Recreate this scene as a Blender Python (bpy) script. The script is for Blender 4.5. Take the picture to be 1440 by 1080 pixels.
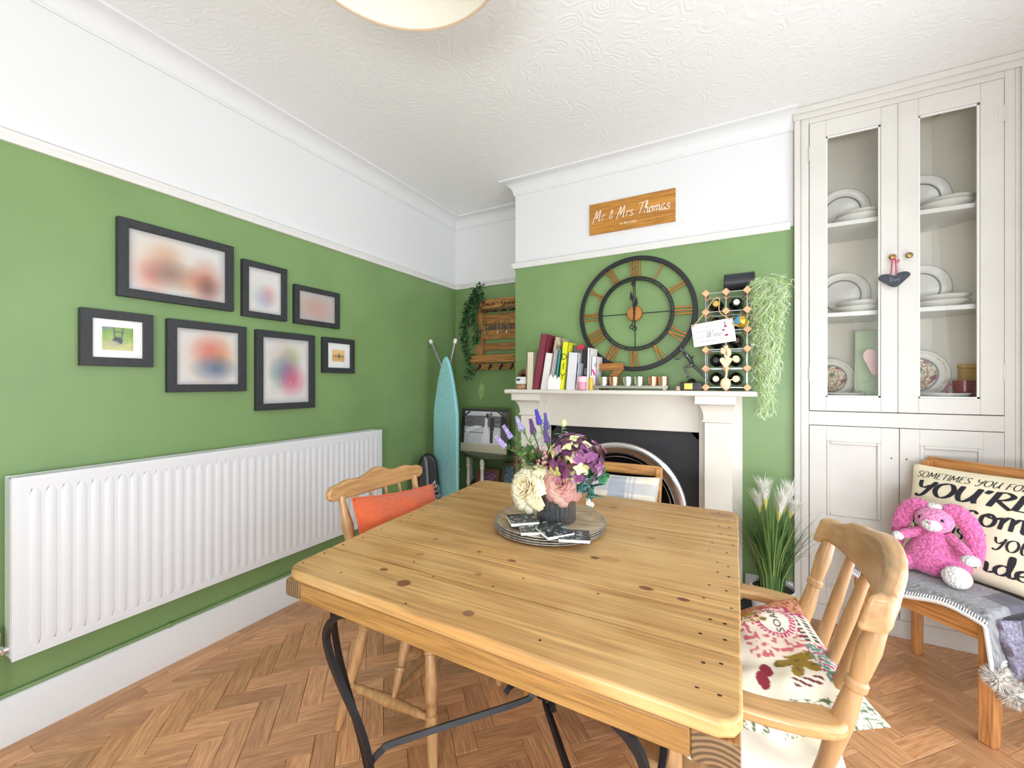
import bpy, bmesh, math, random
from math import sin, cos, pi, radians as R
from mathutils import Vector, Matrix, Euler, noise as mnoise
random.seed(7)
for o in list(bpy.data.objects): bpy.data.objects.remove(o)
S = bpy.context.scene; C = S.collection

# ---------------------------------------------------------------- camera, sky, daylight, exposure
cam = bpy.data.cameras.new('camera'); cam.sensor_width = 36; cam.lens = 589/1440*36; cam.clip_start = .02; cam.shift_y = -2/1440
co = bpy.data.objects.new('camera', cam); C.objects.link(co); co.location = (0, 0, 1.29); co.rotation_euler = (R(90), 0, R(28)); S.camera = co
S.view_settings.view_transform = 'Standard'; S.view_settings.look = 'None'; S.view_settings.gamma = 1; S.view_settings.use_curve_mapping = False
S.view_settings.exposure = 0.05
W = bpy.data.worlds.new('overcast_sky'); S.world = W; W.use_nodes = True
W.node_tree.nodes['Background'].inputs[0].default_value = (.86, .93, 1, 1); W.node_tree.nodes['Background'].inputs[1].default_value = 1.0
def daylight(name, loc, rot, sx, sy, power, col):
    l = bpy.data.lights.new(name, 'AREA'); l.shape = 'RECTANGLE'; l.size = sx; l.size_y = sy; l.energy = power; l.color = col
    o = bpy.data.objects.new(name, l); C.objects.link(o); o.location = loc; o.rotation_euler = rot; return o
daylight('daylight_garden_door', (1.19, .95, 1.25), (0, R(86), 0), 2.1, 2.2, 37, (.875, .945, 1))        # glazed garden door in the right wall
daylight('daylight_rear_window', (.35, -1.56, 1.5), (R(86), 0, 0), 1.4, 1.5, 12, (.875, .945, 1))      # window behind the photographer
daylight('ceiling_fill_side', (1.17, .95, .55), (0, R(150), 0), .5, 2.2, 13, (.935, .965, 1))             # added fill lamp at the door, tilted up to brighten the ceiling
daylight('ceiling_fill_rear', (.35, -1.54, .85), (R(124), 0, 0), 1.4, .5, 62, (.935, .965, 1))  # second added fill, aimed up from the rear window to lift the ceiling
try:
    S.cycles.max_bounces = 10; S.cycles.diffuse_bounces = 6; S.cycles.transparent_max_bounces = 12; S.cycles.sample_clamp_indirect = 6
except Exception: pass

# ---------------------------------------------------------------- helpers
def lin(c): return tuple((x/255/12.92 if x/255 <= .04045 else ((x/255+.055)/1.055)**2.4) for x in c[:3])
def rgba(c): return lin(c)+(1,)
class MB:
    def __init__(s): s.v = []; s.f = []; s.mi = []; s.col = None; s.uv = None; s.m = 0
    def add(s, vs, fs, M=None):
        b = len(s.v)
        for p in vs:
            p = Vector(p); s.v.append(M @ p if M else p)
        for f in fs: s.f.append([i+b for i in f]); s.mi.append(s.m)
        return s
    def box(s, c, d, M=None):
        x, y, z = c; a, b, e = d[0]/2, d[1]/2, d[2]/2
        vs = [(x+i*a, y+j*b, z+k*e) for i in (-1, 1) for j in (-1, 1) for k in (-1, 1)]
        return s.add(vs, [(0,1,3,2),(4,6,7,5),(0,4,5,1),(2,3,7,6),(0,2,6,4),(1,5,7,3)], M)
    def bb(s, x0, x1, y0, y1, z0, z1, M=None): return s.box(((x0+x1)/2, (y0+y1)/2, (z0+z1)/2), (x1-x0, y1-y0, z1-z0), M)
    def tube(s, pts, r, n=8, closed=False, ph=0, caps=True, sq=1, up=None):
        pts = [Vector(p) for p in pts]; k = len(pts); rs = r if isinstance(r, (list, tuple)) else [r]*k
        vs = []; nrm = None
        for i, p in enumerate(pts):
            if closed: t = pts[(i+1) % k]-pts[i-1]
            else: t = pts[min(i+1, k-1)]-pts[max(i-1, 0)]
            if t.length < 1e-9: t = Vector((0, 0, 1))
            t.normalize()
            if nrm is None:
                a = Vector(up) if up else (Vector((0, 0, 1)) if abs(t.z) < .9 else Vector((1, 0, 0)))
                nrm = (a-t*a.dot(t)).normalized()
            else:
                nrm = nrm-t*nrm.dot(t)
                nrm = nrm.normalized() if nrm.length > 1e-6 else t.orthogonal().normalized()
            b = t.cross(nrm)
            for j in range(n):
                an = ph+2*pi*j/n; vs.append(p+(nrm*cos(an)+b*sin(an)*sq)*rs[i])
        fs = [(i*n+j, i*n+(j+1) % n, ((i+1) % k)*n+(j+1) % n, ((i+1) % k)*n+j) for i in range(k if closed else k-1) for j in range(n)]
        if caps and not closed: fs += [tuple(range(n))[::-1], tuple(range((k-1)*n, k*n))]
        return s.add(vs, fs)
    def lathe(s, prof, n=20, M=None, caps=True):
        vs = [(r*cos(2*pi*j/n), r*sin(2*pi*j/n), z) for r, z in prof for j in range(n)]; k = len(prof)
        fs = [(i*n+j, i*n+(j+1) % n, (i+1)*n+(j+1) % n, (i+1)*n+j) for i in range(k-1) for j in range(n)]
        if caps: fs += [tuple(range(n))[::-1], tuple(range((k-1)*n, k*n))]
        return s.add(vs, fs, M)
    def ell(s, c, r, nu=16, nv=10, M=None):
        if not isinstance(r, (tuple, list)): r = (r, r, r)
        vs = [(c[0], c[1], c[2]-r[2])]
        for i in range(1, nv):
            a = -pi/2+pi*i/nv
            vs += [(c[0]+r[0]*cos(a)*cos(2*pi*j/nu), c[1]+r[1]*cos(a)*sin(2*pi*j/nu), c[2]+r[2]*sin(a)) for j in range(nu)]
        vs.append((c[0], c[1], c[2]+r[2])); L = len(vs)-1
        fs = [(0, 1+(j+1) % nu, 1+j) for j in range(nu)]
        fs += [(1+i*nu+j, 1+i*nu+(j+1) % nu, 1+(i+1)*nu+(j+1) % nu, 1+(i+1)*nu+j) for i in range(nv-2) for j in range(nu)]
        fs += [(L, 1+(nv-2)*nu+j, 1+(nv-2)*nu+(j+1) % nu) for j in range(nu)]
        return s.add(vs, fs, M)
    def prism(s, poly, z0, z1, M=None):
        n = len(poly); vs = [(x, y, z0) for x, y in poly]+[(x, y, z1) for x, y in poly]
        return s.add(vs, [tuple(range(n))[::-1], tuple(range(n, 2*n))]+[(i, (i+1) % n, n+(i+1) % n, n+i) for i in range(n)], M)
    def grid(s, fn, nu, nv, M=None, col=None):
        vs = [fn(i/nu, j/nv) for j in range(nv+1) for i in range(nu+1)]
        if col:
            if s.col is None: s.col = []
            s.col += [lin(col(i/nu, j/nv)) for j in range(nv+1) for i in range(nu+1)]
        return s.add(vs, [(j*(nu+1)+i, j*(nu+1)+i+1, (j+1)*(nu+1)+i+1, (j+1)*(nu+1)+i) for j in range(nv) for i in range(nu)], M)
def frame_to(p, x, y, z):                                  # matrix from an origin and three axes
    return Matrix(((x[0], y[0], z[0], p[0]), (x[1], y[1], z[1], p[1]), (x[2], y[2], z[2], p[2]), (0, 0, 0, 1)))
def T(x, y, z): return Matrix.Translation((x, y, z))
def RX(a): return Matrix.Rotation(R(a), 4, 'X')
def RY(a): return Matrix.Rotation(R(a), 4, 'Y')
def RZ(a): return Matrix.Rotation(R(a), 4, 'Z')
def along(p, q):                                           # local z runs from p to q
    d = Vector(q)-Vector(p); return T(*p) @ d.to_track_quat('Z', 'Y').to_matrix().to_4x4(), d.length
def turned(mb, p, q, prof, n=14):                          # prof: (t along, radius)
    M, L = along(p, q); return mb.lathe([(r, t*L) for t, r in prof], n, M)
def smooth(pts, k=6, closed=False):
    P = [Vector(p) for p in pts]; n = len(P); out = []
    for i in range(n if closed else n-1):
        a, b, c, d = (P[(i-1) % n], P[i], P[(i+1) % n], P[(i+2) % n]) if closed else (P[max(i-1, 0)], P[i], P[i+1], P[min(i+2, n-1)])
        for j in range(k):
            t = j/k; out.append(.5*((2*b)+(c-a)*t+(2*a-5*b+4*c-d)*t*t+(3*b-a-3*c+d)*t**3))
    if not closed: out.append(P[-1])
    return out
def wpos(o):
    m = Matrix.Identity(4)
    while o: m = o.matrix_basis @ m; o = o.parent
    return m
def build(mb, name, mats, parent=None, bevel=0, sub=0, seg=2, sharp=38, local=False, label=None, kind=None, solid=0):
    mats = mats if isinstance(mats, (list, tuple)) else [mats]
    vs = mb.v
    if parent is not None and not local:
        inv = wpos(parent).inverted(); vs = [inv @ v for v in vs]; off = None
    elif parent is None:
        xs = [v.x for v in vs]; ys = [v.y for v in vs]; zs = [v.z for v in vs]
        off = Vector(((min(xs)+max(xs))/2, (min(ys)+max(ys))/2, min(zs))); vs = [v-off for v in vs]
    else: off = None
    me = bpy.data.meshes.new(name); me.from_pydata([tuple(v) for v in vs], [], mb.f)
    for m in mats: me.materials.append(m)
    if len(mats) > 1: me.polygons.foreach_set('material_index', mb.mi)
    me.validate(); bm = bmesh.new(); bm.from_mesh(me); bmesh.ops.recalc_face_normals(bm, faces=bm.faces); bm.to_mesh(me); bm.free()
    if mb.col:
        a = me.color_attributes.new('Col', 'FLOAT_COLOR', 'POINT')
        fl = []
        for c in mb.col: fl += [c[0], c[1], c[2], 1]
        a.data.foreach_set('color', fl)
    me.shade_smooth()
    try: me.set_sharp_from_angle(angle=R(sharp))
    except Exception: pass
    o = bpy.data.objects.new(name, me); C.objects.link(o)
    if parent is not None: o.parent = parent
    if off is not None: o.location = off
    if solid: md = o.modifiers.new('thickness', 'SOLIDIFY'); md.thickness = solid; md.offset = 0
    if bevel: md = o.modifiers.new('bevel', 'BEVEL'); md.width = bevel; md.segments = seg; md.limit_method = 'ANGLE'; md.angle_limit = R(40)
    if sub: md = o.modifiers.new('sub', 'SUBSURF'); md.levels = sub; md.render_levels = sub
    if label: o['label'] = label
    if kind: o['kind'] = kind
    return o
def tag(o, label, cat, group=None):
    o['label'] = label; o['category'] = cat
    if group: o['group'] = group
    return o
def thing(name, label, cat, loc=(0, 0, 0), rot=0, group=None):
    o = bpy.data.objects.new(name, None); o.empty_display_size = .05; C.objects.link(o); o.location = loc; o.rotation_euler = (0, 0, R(rot)); return tag(o, label, cat, group)
def copytree(o, parent=None):
    c = o.copy(); C.objects.link(c)
    if parent: c.parent = parent
    for ch in o.children: copytree(ch, c)
    return c
def structure(mb, name, mats, **k): o = build(mb, name, mats, **k); o['kind'] = 'structure'; return o

# ---------------------------------------------------------------- materials
_m = {}
class NT:
    def __init__(s, name):
        s.mat = bpy.data.materials.new(name); s.mat.use_nodes = True; s.t = s.mat.node_tree; s.b = s.t.nodes['Principled BSDF']; s.out = s.t.nodes['Material Output']
    def n(s, typ, **k):
        x = s.t.nodes.new(typ)
        for a, b in k.items():
            if a.startswith('i_'): 
                key = a[2:]; x.inputs[int(key) if key.isdigit() else key.replace('_', ' ')].default_value = b
            else: setattr(x, a, b)
        return x
    def l(s, a, b): s.t.links.new(a, b)
    def ramp(s, fac, stops):
        r = s.n('ShaderNodeValToRGB'); e = r.color_ramp.elements
        while len(e) < len(stops): e.new(.5)
        for x, (p, c) in zip(e, stops): x.position = p; x.color = rgba(c)
        s.l(fac, r.inputs[0]); return r.outputs[0]
    def mix(s, a, b, fac, mode='MIX'):
        x = s.n('ShaderNodeMix', data_type='RGBA', blend_type=mode)
        for v, i in ((fac, 0), (a, 6), (b, 7)):
            if hasattr(v, 'links') or hasattr(v, 'is_output'): s.l(v, x.inputs[i])
            else: x.inputs[i].default_value = v
        return x.outputs[2]
    def math(s, op, a, b=0, c=None, clamp=False):
        x = s.n('ShaderNodeMath', operation=op, use_clamp=clamp)
        for i, v in enumerate((a, b, c)):
            if v is None: continue
            if hasattr(v, 'is_output'): s.l(v, x.inputs[i])
            else: x.inputs[i].default_value = v
        return x.outputs[0]
    def bump(s, h, strength=.3, dist=.002):
        b = s.n('ShaderNodeBump'); b.inputs['Strength'].default_value = strength; b.inputs['Distance'].default_value = dist
        s.l(h, b.inputs['Height']); s.l(b.outputs[0], s.b.inputs['Normal'])
def mat(name, col, rough=.5, metal=0, var=0, vscale=20, bump=0, bscale=200, bdist=.001, coat=0, sheen=0, emis=0, trans=0, ior=1.45, spec=None, sss=0):
    if name in _m: return _m[name]
    k = NT(name); b = k.b; b.inputs['Base Color'].default_value = rgba(col); b.inputs['Roughness'].default_value = rough; b.inputs['Metallic'].default_value = metal
    if coat: b.inputs['Coat Weight'].default_value = coat; b.inputs['Coat Roughness'].default_value = .08
    if sheen: b.inputs['Sheen Weight'].default_value = sheen
    if trans: b.inputs['Transmission Weight'].default_value = trans; b.inputs['IOR'].default_value = ior
    if spec is not None: b.inputs['Specular IOR Level'].default_value = spec
    if sss: b.inputs['Subsurface Weight'].default_value = sss; b.inputs['Subsurface Scale'].default_value = .01
    if emis: b.inputs['Emission Color'].default_value = rgba(col); b.inputs['Emission Strength'].default_value = emis
    if var or bump: tc = k.n('ShaderNodeTexCoord').outputs['Object']
    if var:
        n = k.n('ShaderNodeTexNoise', i_Scale=vscale, i_Detail=4.0); k.l(tc, n.inputs['Vector'])
        hi = tuple(min(255, c*(1+var)) for c in col); lo = tuple(c*(1-var) for c in col)
        k.l(k.ramp(n.outputs[0], [(.3, lo), (.7, hi)]), b.inputs['Base Color'])
    if bump:
        n = k.n('ShaderNodeTexNoise', i_Scale=bscale, i_Detail=3.0); k.l(tc, n.inputs['Vector']); k.bump(n.outputs[0], bump, bdist)
    _m[name] = k.mat; return k.mat
def vcol(name, rough=.7, bump=0, bscale=300, coat=0, sheen=0, bdist=.001, metal=0, weave=False):
    if name in _m: return _m[name]
    k = NT(name); a = k.n('ShaderNodeAttribute', attribute_name='Col'); k.l(a.outputs['Color'], k.b.inputs['Base Color']); k.b.inputs['Roughness'].default_value = rough; k.b.inputs['Metallic'].default_value = metal
    if coat: k.b.inputs['Coat Weight'].default_value = coat
    if sheen: k.b.inputs['Sheen Weight'].default_value = sheen
    if bump:
        n = k.n('ShaderNodeTexNoise', i_Scale=bscale); k.l(k.n('ShaderNodeTexCoord').outputs['Object'], n.inputs['Vector']); k.bump(n.outputs[0], bump, bdist)
    _m[name] = k.mat; return k.mat
def wood(name, c1, c2, axis='X', rough=.45, fine=.35, sl=2.2, sc=28, rnd=0, uv=False, knots=(), nail=None, coat=0, island=False, bump=.12, patch=None):
    if name in _m: return _m[name]
    k = NT(name); tc = k.n('ShaderNodeTexCoord'); v = tc.outputs['UV' if uv else 'Object']
    rn = None
    if rnd or island:
        rn = k.n('ShaderNodeNewGeometry').outputs['Random Per Island'] if island else k.n('ShaderNodeObjectInfo').outputs['Random']
        ad = k.n('ShaderNodeVectorMath', operation='MULTIPLY_ADD'); cb = k.n('ShaderNodeCombineXYZ')
        k.l(rn, cb.inputs[0]); k.l(rn, cb.inputs[1]); k.l(rn, cb.inputs[2])
        k.l(cb.outputs[0], ad.inputs[0]); ad.inputs[1].default_value = (37, 61, 83); k.l(v, ad.inputs[2]); v2 = ad.outputs[0]
    else: v2 = v
    sv = {'X': (sl, sc, sc), 'Y': (sc, sl, sc), 'Z': (sc, sc, sl)}[axis]
    mp = k.n('ShaderNodeMapping'); mp.inputs['Scale'].default_value = sv; k.l(v2, mp.inputs[0])
    n1 = k.n('ShaderNodeTexNoise', i_Scale=1.0, i_Detail=6.0, i_Distortion=.9); k.l(mp.outputs[0], n1.inputs['Vector'])
    mp2 = k.n('ShaderNodeMapping'); mp2.inputs['Scale'].default_value = tuple(x*(5 if x == sc else 2.5) for x in sv); k.l(v2, mp2.inputs[0])
    n2 = k.n('ShaderNodeTexNoise', i_Scale=1.0, i_Detail=3.0); k.l(mp2.outputs[0], n2.inputs['Vector'])
    base = k.ramp(n1.outputs[0], [(.32, c1), (.68, c2)])
    g = k.ramp(n2.outputs[0], [(.35, tuple(int(255*(1-fine)) for _ in range(3))), (.62, (255, 255, 255))])
    col = k.mix(base, g, 1.0, 'MULTIPLY')
    if rn is not None:
        hs = k.n('ShaderNodeHueSaturation'); k.l(col, hs.inputs['Color']); w = rnd or .5
        k.l(k.math('MULTIPLY_ADD', rn, w, 1-w/2), hs.inputs['Value']); col = hs.outputs[0]
    if patch:
        n3 = k.n('ShaderNodeTexNoise', i_Scale=patch[1], i_Detail=3.0); k.l(v, n3.inputs['Vector'])
        f = k.math('MULTIPLY', k.math('SUBTRACT', n3.outputs[0], .48, clamp=True), 3.2, clamp=True); col = k.mix(col, rgba(patch[0]), f)
    for kx, ky, rx, ry, kc, st in knots:
        sb = k.n('ShaderNodeVectorMath', operation='SUBTRACT'); k.l(v, sb.inputs[0]); sb.inputs[1].default_value = (kx, ky, 0)
        ml = k.n('ShaderNodeVectorMath', operation='MULTIPLY'); k.l(sb.outputs[0], ml.inputs[0]); ml.inputs[1].default_value = (1/rx, 1/ry, 0)
        ln = k.n('ShaderNodeVectorMath', operation='LENGTH'); k.l(ml.outputs[0], ln.inputs[0])
        f = k.math('MULTIPLY', k.math('SUBTRACT', 1.25, ln.outputs['Value'], clamp=True), 3.0, clamp=True); col = k.mix(col, rgba(kc), k.math('MULTIPLY', f, st))
    k.l(col, k.b.inputs['Base Color']); k.b.inputs['Roughness'].default_value = rough
    if coat: k.b.inputs['Coat Weight'].default_value = coat; k.b.inputs['Coat Roughness'].default_value = .2
    if bump: k.bump(n2.outputs[0], bump, .001)
    _m[name] = k.mat; return k.mat
def pane_mat(name, tint=(255, 255, 255), gloss=.08, haze=0):
    if name in _m: return _m[name]
    k = NT(name); k.t.nodes.remove(k.b)
    tr = k.n('ShaderNodeBsdfTransparent'); tr.inputs[0].default_value = rgba(tint); gl = k.n('ShaderNodeBsdfGlossy'); gl.inputs['Roughness'].default_value = .03
    fr = k.n('ShaderNodeFresnel'); fr.inputs[0].default_value = 1.45
    mx = k.n('ShaderNodeMixShader'); k.l(k.math('MULTIPLY', fr.outputs[0], gloss*10, clamp=True), mx.inputs[0]); k.l(tr.outputs[0], mx.inputs[1]); k.l(gl.outputs[0], mx.inputs[2])
    k.l(mx.outputs[0], k.out.inputs[0]); _m[name] = k.mat; return k.mat

# ---------------------------------------------------------------- lettering: a pen-stroke alphabet and the built-in font
G = {
 'a': (.52, [[(.40,.42),(.22,.5),(.06,.3),(.08,.06),(.22,0),(.38,.2),(.42,.48),(.41,.12),(.47,0),(.56,.06)]]),
 'd': (.55, [[(.40,.42),(.22,.5),(.06,.3),(.08,.06),(.22,0),(.38,.2),(.46,.7),(.44,1.0),(.38,.85),(.41,.12),(.48,0),(.58,.06)]]),
 'e': (.46, [[(.05,.2),(.25,.26),(.36,.4),(.24,.5),(.08,.36),(.07,.1),(.2,0),(.36,.05),(.5,.2)]]),
 'h': (.52, [[(.0,.1),(.2,.6),(.24,.95),(.14,.98),(.09,.5),(.06,0)],[(.08,.2),(.2,.45),(.34,.46),(.36,.25),(.36,.05),(.44,0),(.54,.08)]]),
 'i': (.26, [[(.1,.48),(.08,.1),(.14,0),(.26,.08)],[(.11,.68),(.12,.71)]]),
 'l': (.28, [[(.0,.1),(.18,.6),(.22,.95),(.12,.98),(.07,.5),(.08,.08),(.16,0),(.28,.08)]]),
 'm': (.78, [[(.06,.46),(.08,.3),(.06,0)],[(.08,.25),(.2,.47),(.32,.44),(.33,.2),(.32,0)],[(.33,.25),(.46,.47),(.58,.45),(.60,.2),(.6,.05),(.68,0),(.8,.1)]]),
 'n': (.54, [[(.06,.46),(.08,.3),(.06,0)],[(.08,.25),(.2,.47),(.34,.45),(.36,.2),(.36,.05),(.44,0),(.56,.08)]]),
 'o': (.5, [[(.24,.5),(.08,.36),(.06,.12),(.2,0),(.36,.1),(.4,.32),(.28,.49),(.2,.4),(.36,.34),(.52,.42)]]),
 'r': (.4, [[(.06,.46),(.09,.3),(.06,0)],[(.08,.22),(.18,.44),(.3,.5),(.38,.44)]]),
 's': (.42, [[(.36,.4),(.24,.5),(.1,.42),(.16,.28),(.32,.2),(.34,.06),(.18,-.01),(.04,.07)]]),
 'v': (.46, [[(.04,.46),(.12,.2),(.19,0),(.3,.25),(.38,.48),(.5,.42)]]),
 'w': (.7, [[(.05,.48),(.08,.12),(.18,0),(.3,.15),(.34,.45),(.34,.12),(.44,0),(.56,.2),(.6,.48),(.72,.42)]]),
 'M': (1.0, [[(.0,-.12),(.14,.4),(.3,.95),(.36,.6),(.38,.2),(.56,.6),(.72,.98),(.74,.5),(.72,.02),(.86,.06)]]),
 'T': (.75, [[(.0,.88),(.3,.94),(.6,.98),(.95,1.04)],[(.5,.96),(.4,.5),(.24,-.1),(.3,.05)]]),
 'J': (.6, [[(.1,.9),(.4,.98),(.5,.8),(.42,.3),(.28,-.25),(.08,-.25),(.2,0),(.55,.25)]]),
 'G': (.75, [[(.62,.85),(.42,1.0),(.12,.7),(.14,.3),(.4,.22),(.56,.5),(.58,.1),(.4,-.35),(.2,-.2),(.6,.15)]]),
 'W': (1.0, [[(.05,.9),(.18,.98),(.2,.4),(.24,0),(.4,.45),(.52,.9),(.52,.4),(.56,0),(.78,.5),(.9,1.0)]]),
 '&': (.55, [[(.42,.4),(.2,.62),(.28,.78),(.36,.66),(.14,.3),(.16,.08),(.34,.1),(.46,.3)]]),
 # upright brush capitals
 'S1': (.6, [[(.5,.86),(.34,1.0),(.12,.86),(.18,.6),(.42,.42),(.46,.14),(.24,0),(.04,.14)]]),
 'O1': (.78, [[(.36,1.0),(.1,.8),(.06,.35),(.26,.0),(.54,.12),(.66,.55),(.54,.92),(.36,1.0)]]),
 'M1': (.95, [[(.06,0),(.12,.5),(.16,1.0)],[(.16,1.0),(.3,.6),(.42,.25)],[(.42,.25),(.6,.65),(.76,1.0)],[(.76,1.0),(.78,.5),(.82,0)]]),
 'E1': (.62, [[(.12,1.0),(.1,.5),(.08,0)],[(.1,.96),(.3,.98),(.52,1.0)],[(.1,.52),(.26,.53),(.44,.55)],[(.08,.02),(.3,.02),(.54,.05)]]),
 'T1': (.66, [[(.02,.94),(.3,.96),(.62,1.0)],[(.34,.97),(.3,.5),(.28,0)]]),
 'I1': (.26, [[(.14,1.0),(.12,.5),(.1,0)]]),
 'Y1': (.74, [[(.08,1.0),(.16,.62),(.34,.5),(.56,.7)],[(.68,1.0),(.56,.5),(.4,.05),(.2,-.12),(.08,.02)]]),
 'U1': (.74, [[(.1,1.0),(.06,.4),(.18,.02),(.4,.1),(.56,.5),(.62,1.0)],[(.62,1.0),(.58,.3),(.66,0)]]),
 'F1': (.58, [[(.12,1.0),(.1,.5),(.08,0)],[(.1,.96),(.3,.98),(.54,1.0)],[(.1,.52),(.26,.53),(.44,.55)]]),
 'R1': (.7, [[(.14,1.0),(.11,.5),(.08,0)],[(.1,.94),(.36,1.0),(.56,.8),(.4,.54),(.14,.46)],[(.2,.46),(.42,.22),(.68,-.04)]]),
 'G1': (.76, [[(.6,.84),(.38,1.0),(.1,.7),(.1,.25),(.34,0),(.58,.16),(.6,.44),(.4,.44)]]),
 'H1': (.76, [[(.12,1.0),(.1,.5),(.08,0)],[(.64,1.0),(.62,.5),(.6,0)],[(.1,.5),(.36,.52),(.62,.54)]]),
 "'": (.26, [[(.14,1.0),(.13,.9),(.06,.76)]]), '.': (.3, [[(.12,.22),(.14,.25)]]),
}
def strokes(text, caps=False, track=1.0):
    x = 0; out = []
    for ch in text:
        if ch == ' ': x += .42; continue
        w, ss = G.get(ch+'1') if caps and ch+'1' in G else G[ch]
        for s in ss: out.append([(px+x, py) for px, py in s])
        x += w*track
    return out, x
def pen(mb, text, fn, size, caps=False, w=.1, thin=.4, slant=0, track=1.0, k=5, width=None):     # fn maps flat (x, y) to a point on the surface
    ss, tw = strokes(text, caps, track); sx = (width/tw) if width else size
    for s in ss:
        p = smooth([(x, y, 0) for x, y in s], k); n = len(p); vs = []
        for i, q in enumerate(p):
            t = (p[min(i+1, n-1)]-p[max(i-1, 0)]); t = t.normalized() if t.length > 1e-6 else Vector((0, 1, 0))
            ww = w*(thin+(1-thin)*abs(t.y)**1.3)*(.75 if i in (0, n-1) else 1)/2; nx, ny = -t.y, t.x
            for sg in (-1, 1):
                X = q.x+sg*nx*ww; Y = q.y+sg*ny*ww; vs.append(fn((X+slant*Y)*sx, Y*size))
        mb.add(vs, [(2*i, 2*i+1, 2*i+3, 2*i+2) for i in range(n-1)])
    return tw*sx
def type_text(mb, text, size, M, width=None, align='LEFT', depth=0):
    cu = bpy.data.curves.new('t', 'FONT'); cu.body = text; cu.size = size; cu.align_x = align; cu.resolution_u = 2; cu.extrude = depth
    o = bpy.data.objects.new('t', cu); C.objects.link(o); dg = bpy.context.evaluated_depsgraph_get(); me = bpy.data.meshes.new_from_object(o.evaluated_get(dg))
    vs = [v.co.copy() for v in me.vertices]
    if width and vs:
        a, b = min(v.x for v in vs), max(v.x for v in vs); f = width/(b-a)
        for v in vs: v.x *= f
    mb.add(vs, [tuple(p.vertices) for p in me.polygons], M)
    bpy.data.objects.remove(o); bpy.data.curves.remove(cu); bpy.data.meshes.remove(me)
def pillow_fn(w, h, t, side=1, pinch=.06, wr=.006):
    def f(a, b):
        u, v = 2*a-1, 2*b-1
        x = u*w/2*(1-pinch*(1-v*v)*u*u); y = v*h/2*(1-pinch*(1-u*u)*v*v)
        z = t/2*(max(0, (1-abs(u)**2.4))*max(0, (1-abs(v)**2.4)))**.55
        z += wr*mnoise.noise(Vector((u*3, v*3, w*20)))*min(1, z/max(t, 1e-6)*4)
        return (x, y, side*z)
    return f
def pillow(w, h, t, M, col=None, n=26, pinch=.06, wr=.006):
    mb = MB(); mb.grid(pillow_fn(w, h, t, 1, pinch, wr), n, n, M, col); mb.grid(pillow_fn(w, h, t, -1, pinch, wr), n, n, M, col); return mb
def piping(w, h, M, r=.004, pinch=.06):
    f = pillow_fn(w, h, 0, 1, pinch, 0); k = 10
    P = [f(i/k, 0) for i in range(k)]+[f(1, i/k) for i in range(k)]+[f(1-i/k, 1) for i in range(k)]+[f(0, 1-i/k) for i in range(k)]
    mb = MB(); mb.tube([M @ Vector(p) for p in P], r, 6, closed=True); return mb
def mixc(a, b, t): t = max(0, min(1, t)); return tuple(x+(y-x)*t for x, y in zip(a, b))
def ns(x, y, z=0): return mnoise.noise(Vector((x, y, z)))
def blob(u, v, cx, cy, rx, ry, soft=.5): 
    d = math.hypot((u-cx)/rx, (v-cy)/ry); return max(0, min(1, (1+soft/2-d)/max(soft, 1e-3)))
def sweep(path, prof, closed=False):                       # plan polyline (open) with mitres; prof = (inward offset, z), inward is to the right of travel
    n = len(path); mb = MB(); vs = []
    for i in range(n):
        p = Vector(path[i]); ns_ = []
        if i > 0: d = (p-Vector(path[i-1])).normalized(); ns_.append(Vector((d.y, -d.x)))
        if i < n-1: d = (Vector(path[i+1])-p).normalized(); ns_.append(Vector((d.y, -d.x)))
        if len(ns_) == 2: m = (ns_[0]+ns_[1]); m = m/ (1+ns_[0].dot(ns_[1]))
        else: m = ns_[0]
        vs += [(p.x+m.x*o, p.y+m.y*o, z) for o, z in prof]
    k = len(prof); fs = [(i*k+j, i*k+(j+1) % k, (i+1)*k+(j+1) % k, (i+1)*k+j) for i in range(n-1) for j in range(k)]
    fs += [tuple(range(k)), tuple(range((n-1)*k, n*k))[::-1]]
    return mb.add(vs, fs)
# ---------------------------------------------------------------- palette
white = mat('white_paint', (224, 225, 226), .55); trimw = mat('white_gloss', (228, 228, 225), .35); cream = mat('cream_paint', (226, 222, 212), .42, var=.02, vscale=6)
green = mat('green_wall_paint', (122, 152, 97), .42, var=.03, vscale=3, bump=.08, bscale=90, spec=.5)
black = mat('black_paint', (26, 27, 30), .45); iron = mat('black_iron', (24, 26, 32), .32, bump=.15, bscale=120); chrome = mat('chrome', (225, 225, 228), .14, 1)
brass = mat('aged_brass', (150, 122, 80), .35, 1); darkw = mat('black_ash', (44, 46, 50), .5, var=.12, vscale=60)
def anaglypta():
    k = NT('anaglypta_ceiling'); k.b.inputs['Base Color'].default_value = rgba((236, 236, 236)); k.b.inputs['Roughness'].default_value = .7
    tc = k.n('ShaderNodeTexCoord').outputs['Object']
    v = k.n('ShaderNodeTexVoronoi', feature='SMOOTH_F1', i_Scale=13.0); k.l(tc, v.inputs['Vector'])
    w = k.math('SINE', k.math('MULTIPLY', v.outputs['Distance'], 34))
    n = k.n('ShaderNodeTexNoise', i_Scale=55.0, i_Detail=3.0); k.l(tc, n.inputs['Vector'])
    k.bump(k.math('MULTIPLY_ADD', w, .35, n.outputs[0]), .4, .003); return k.mat
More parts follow.
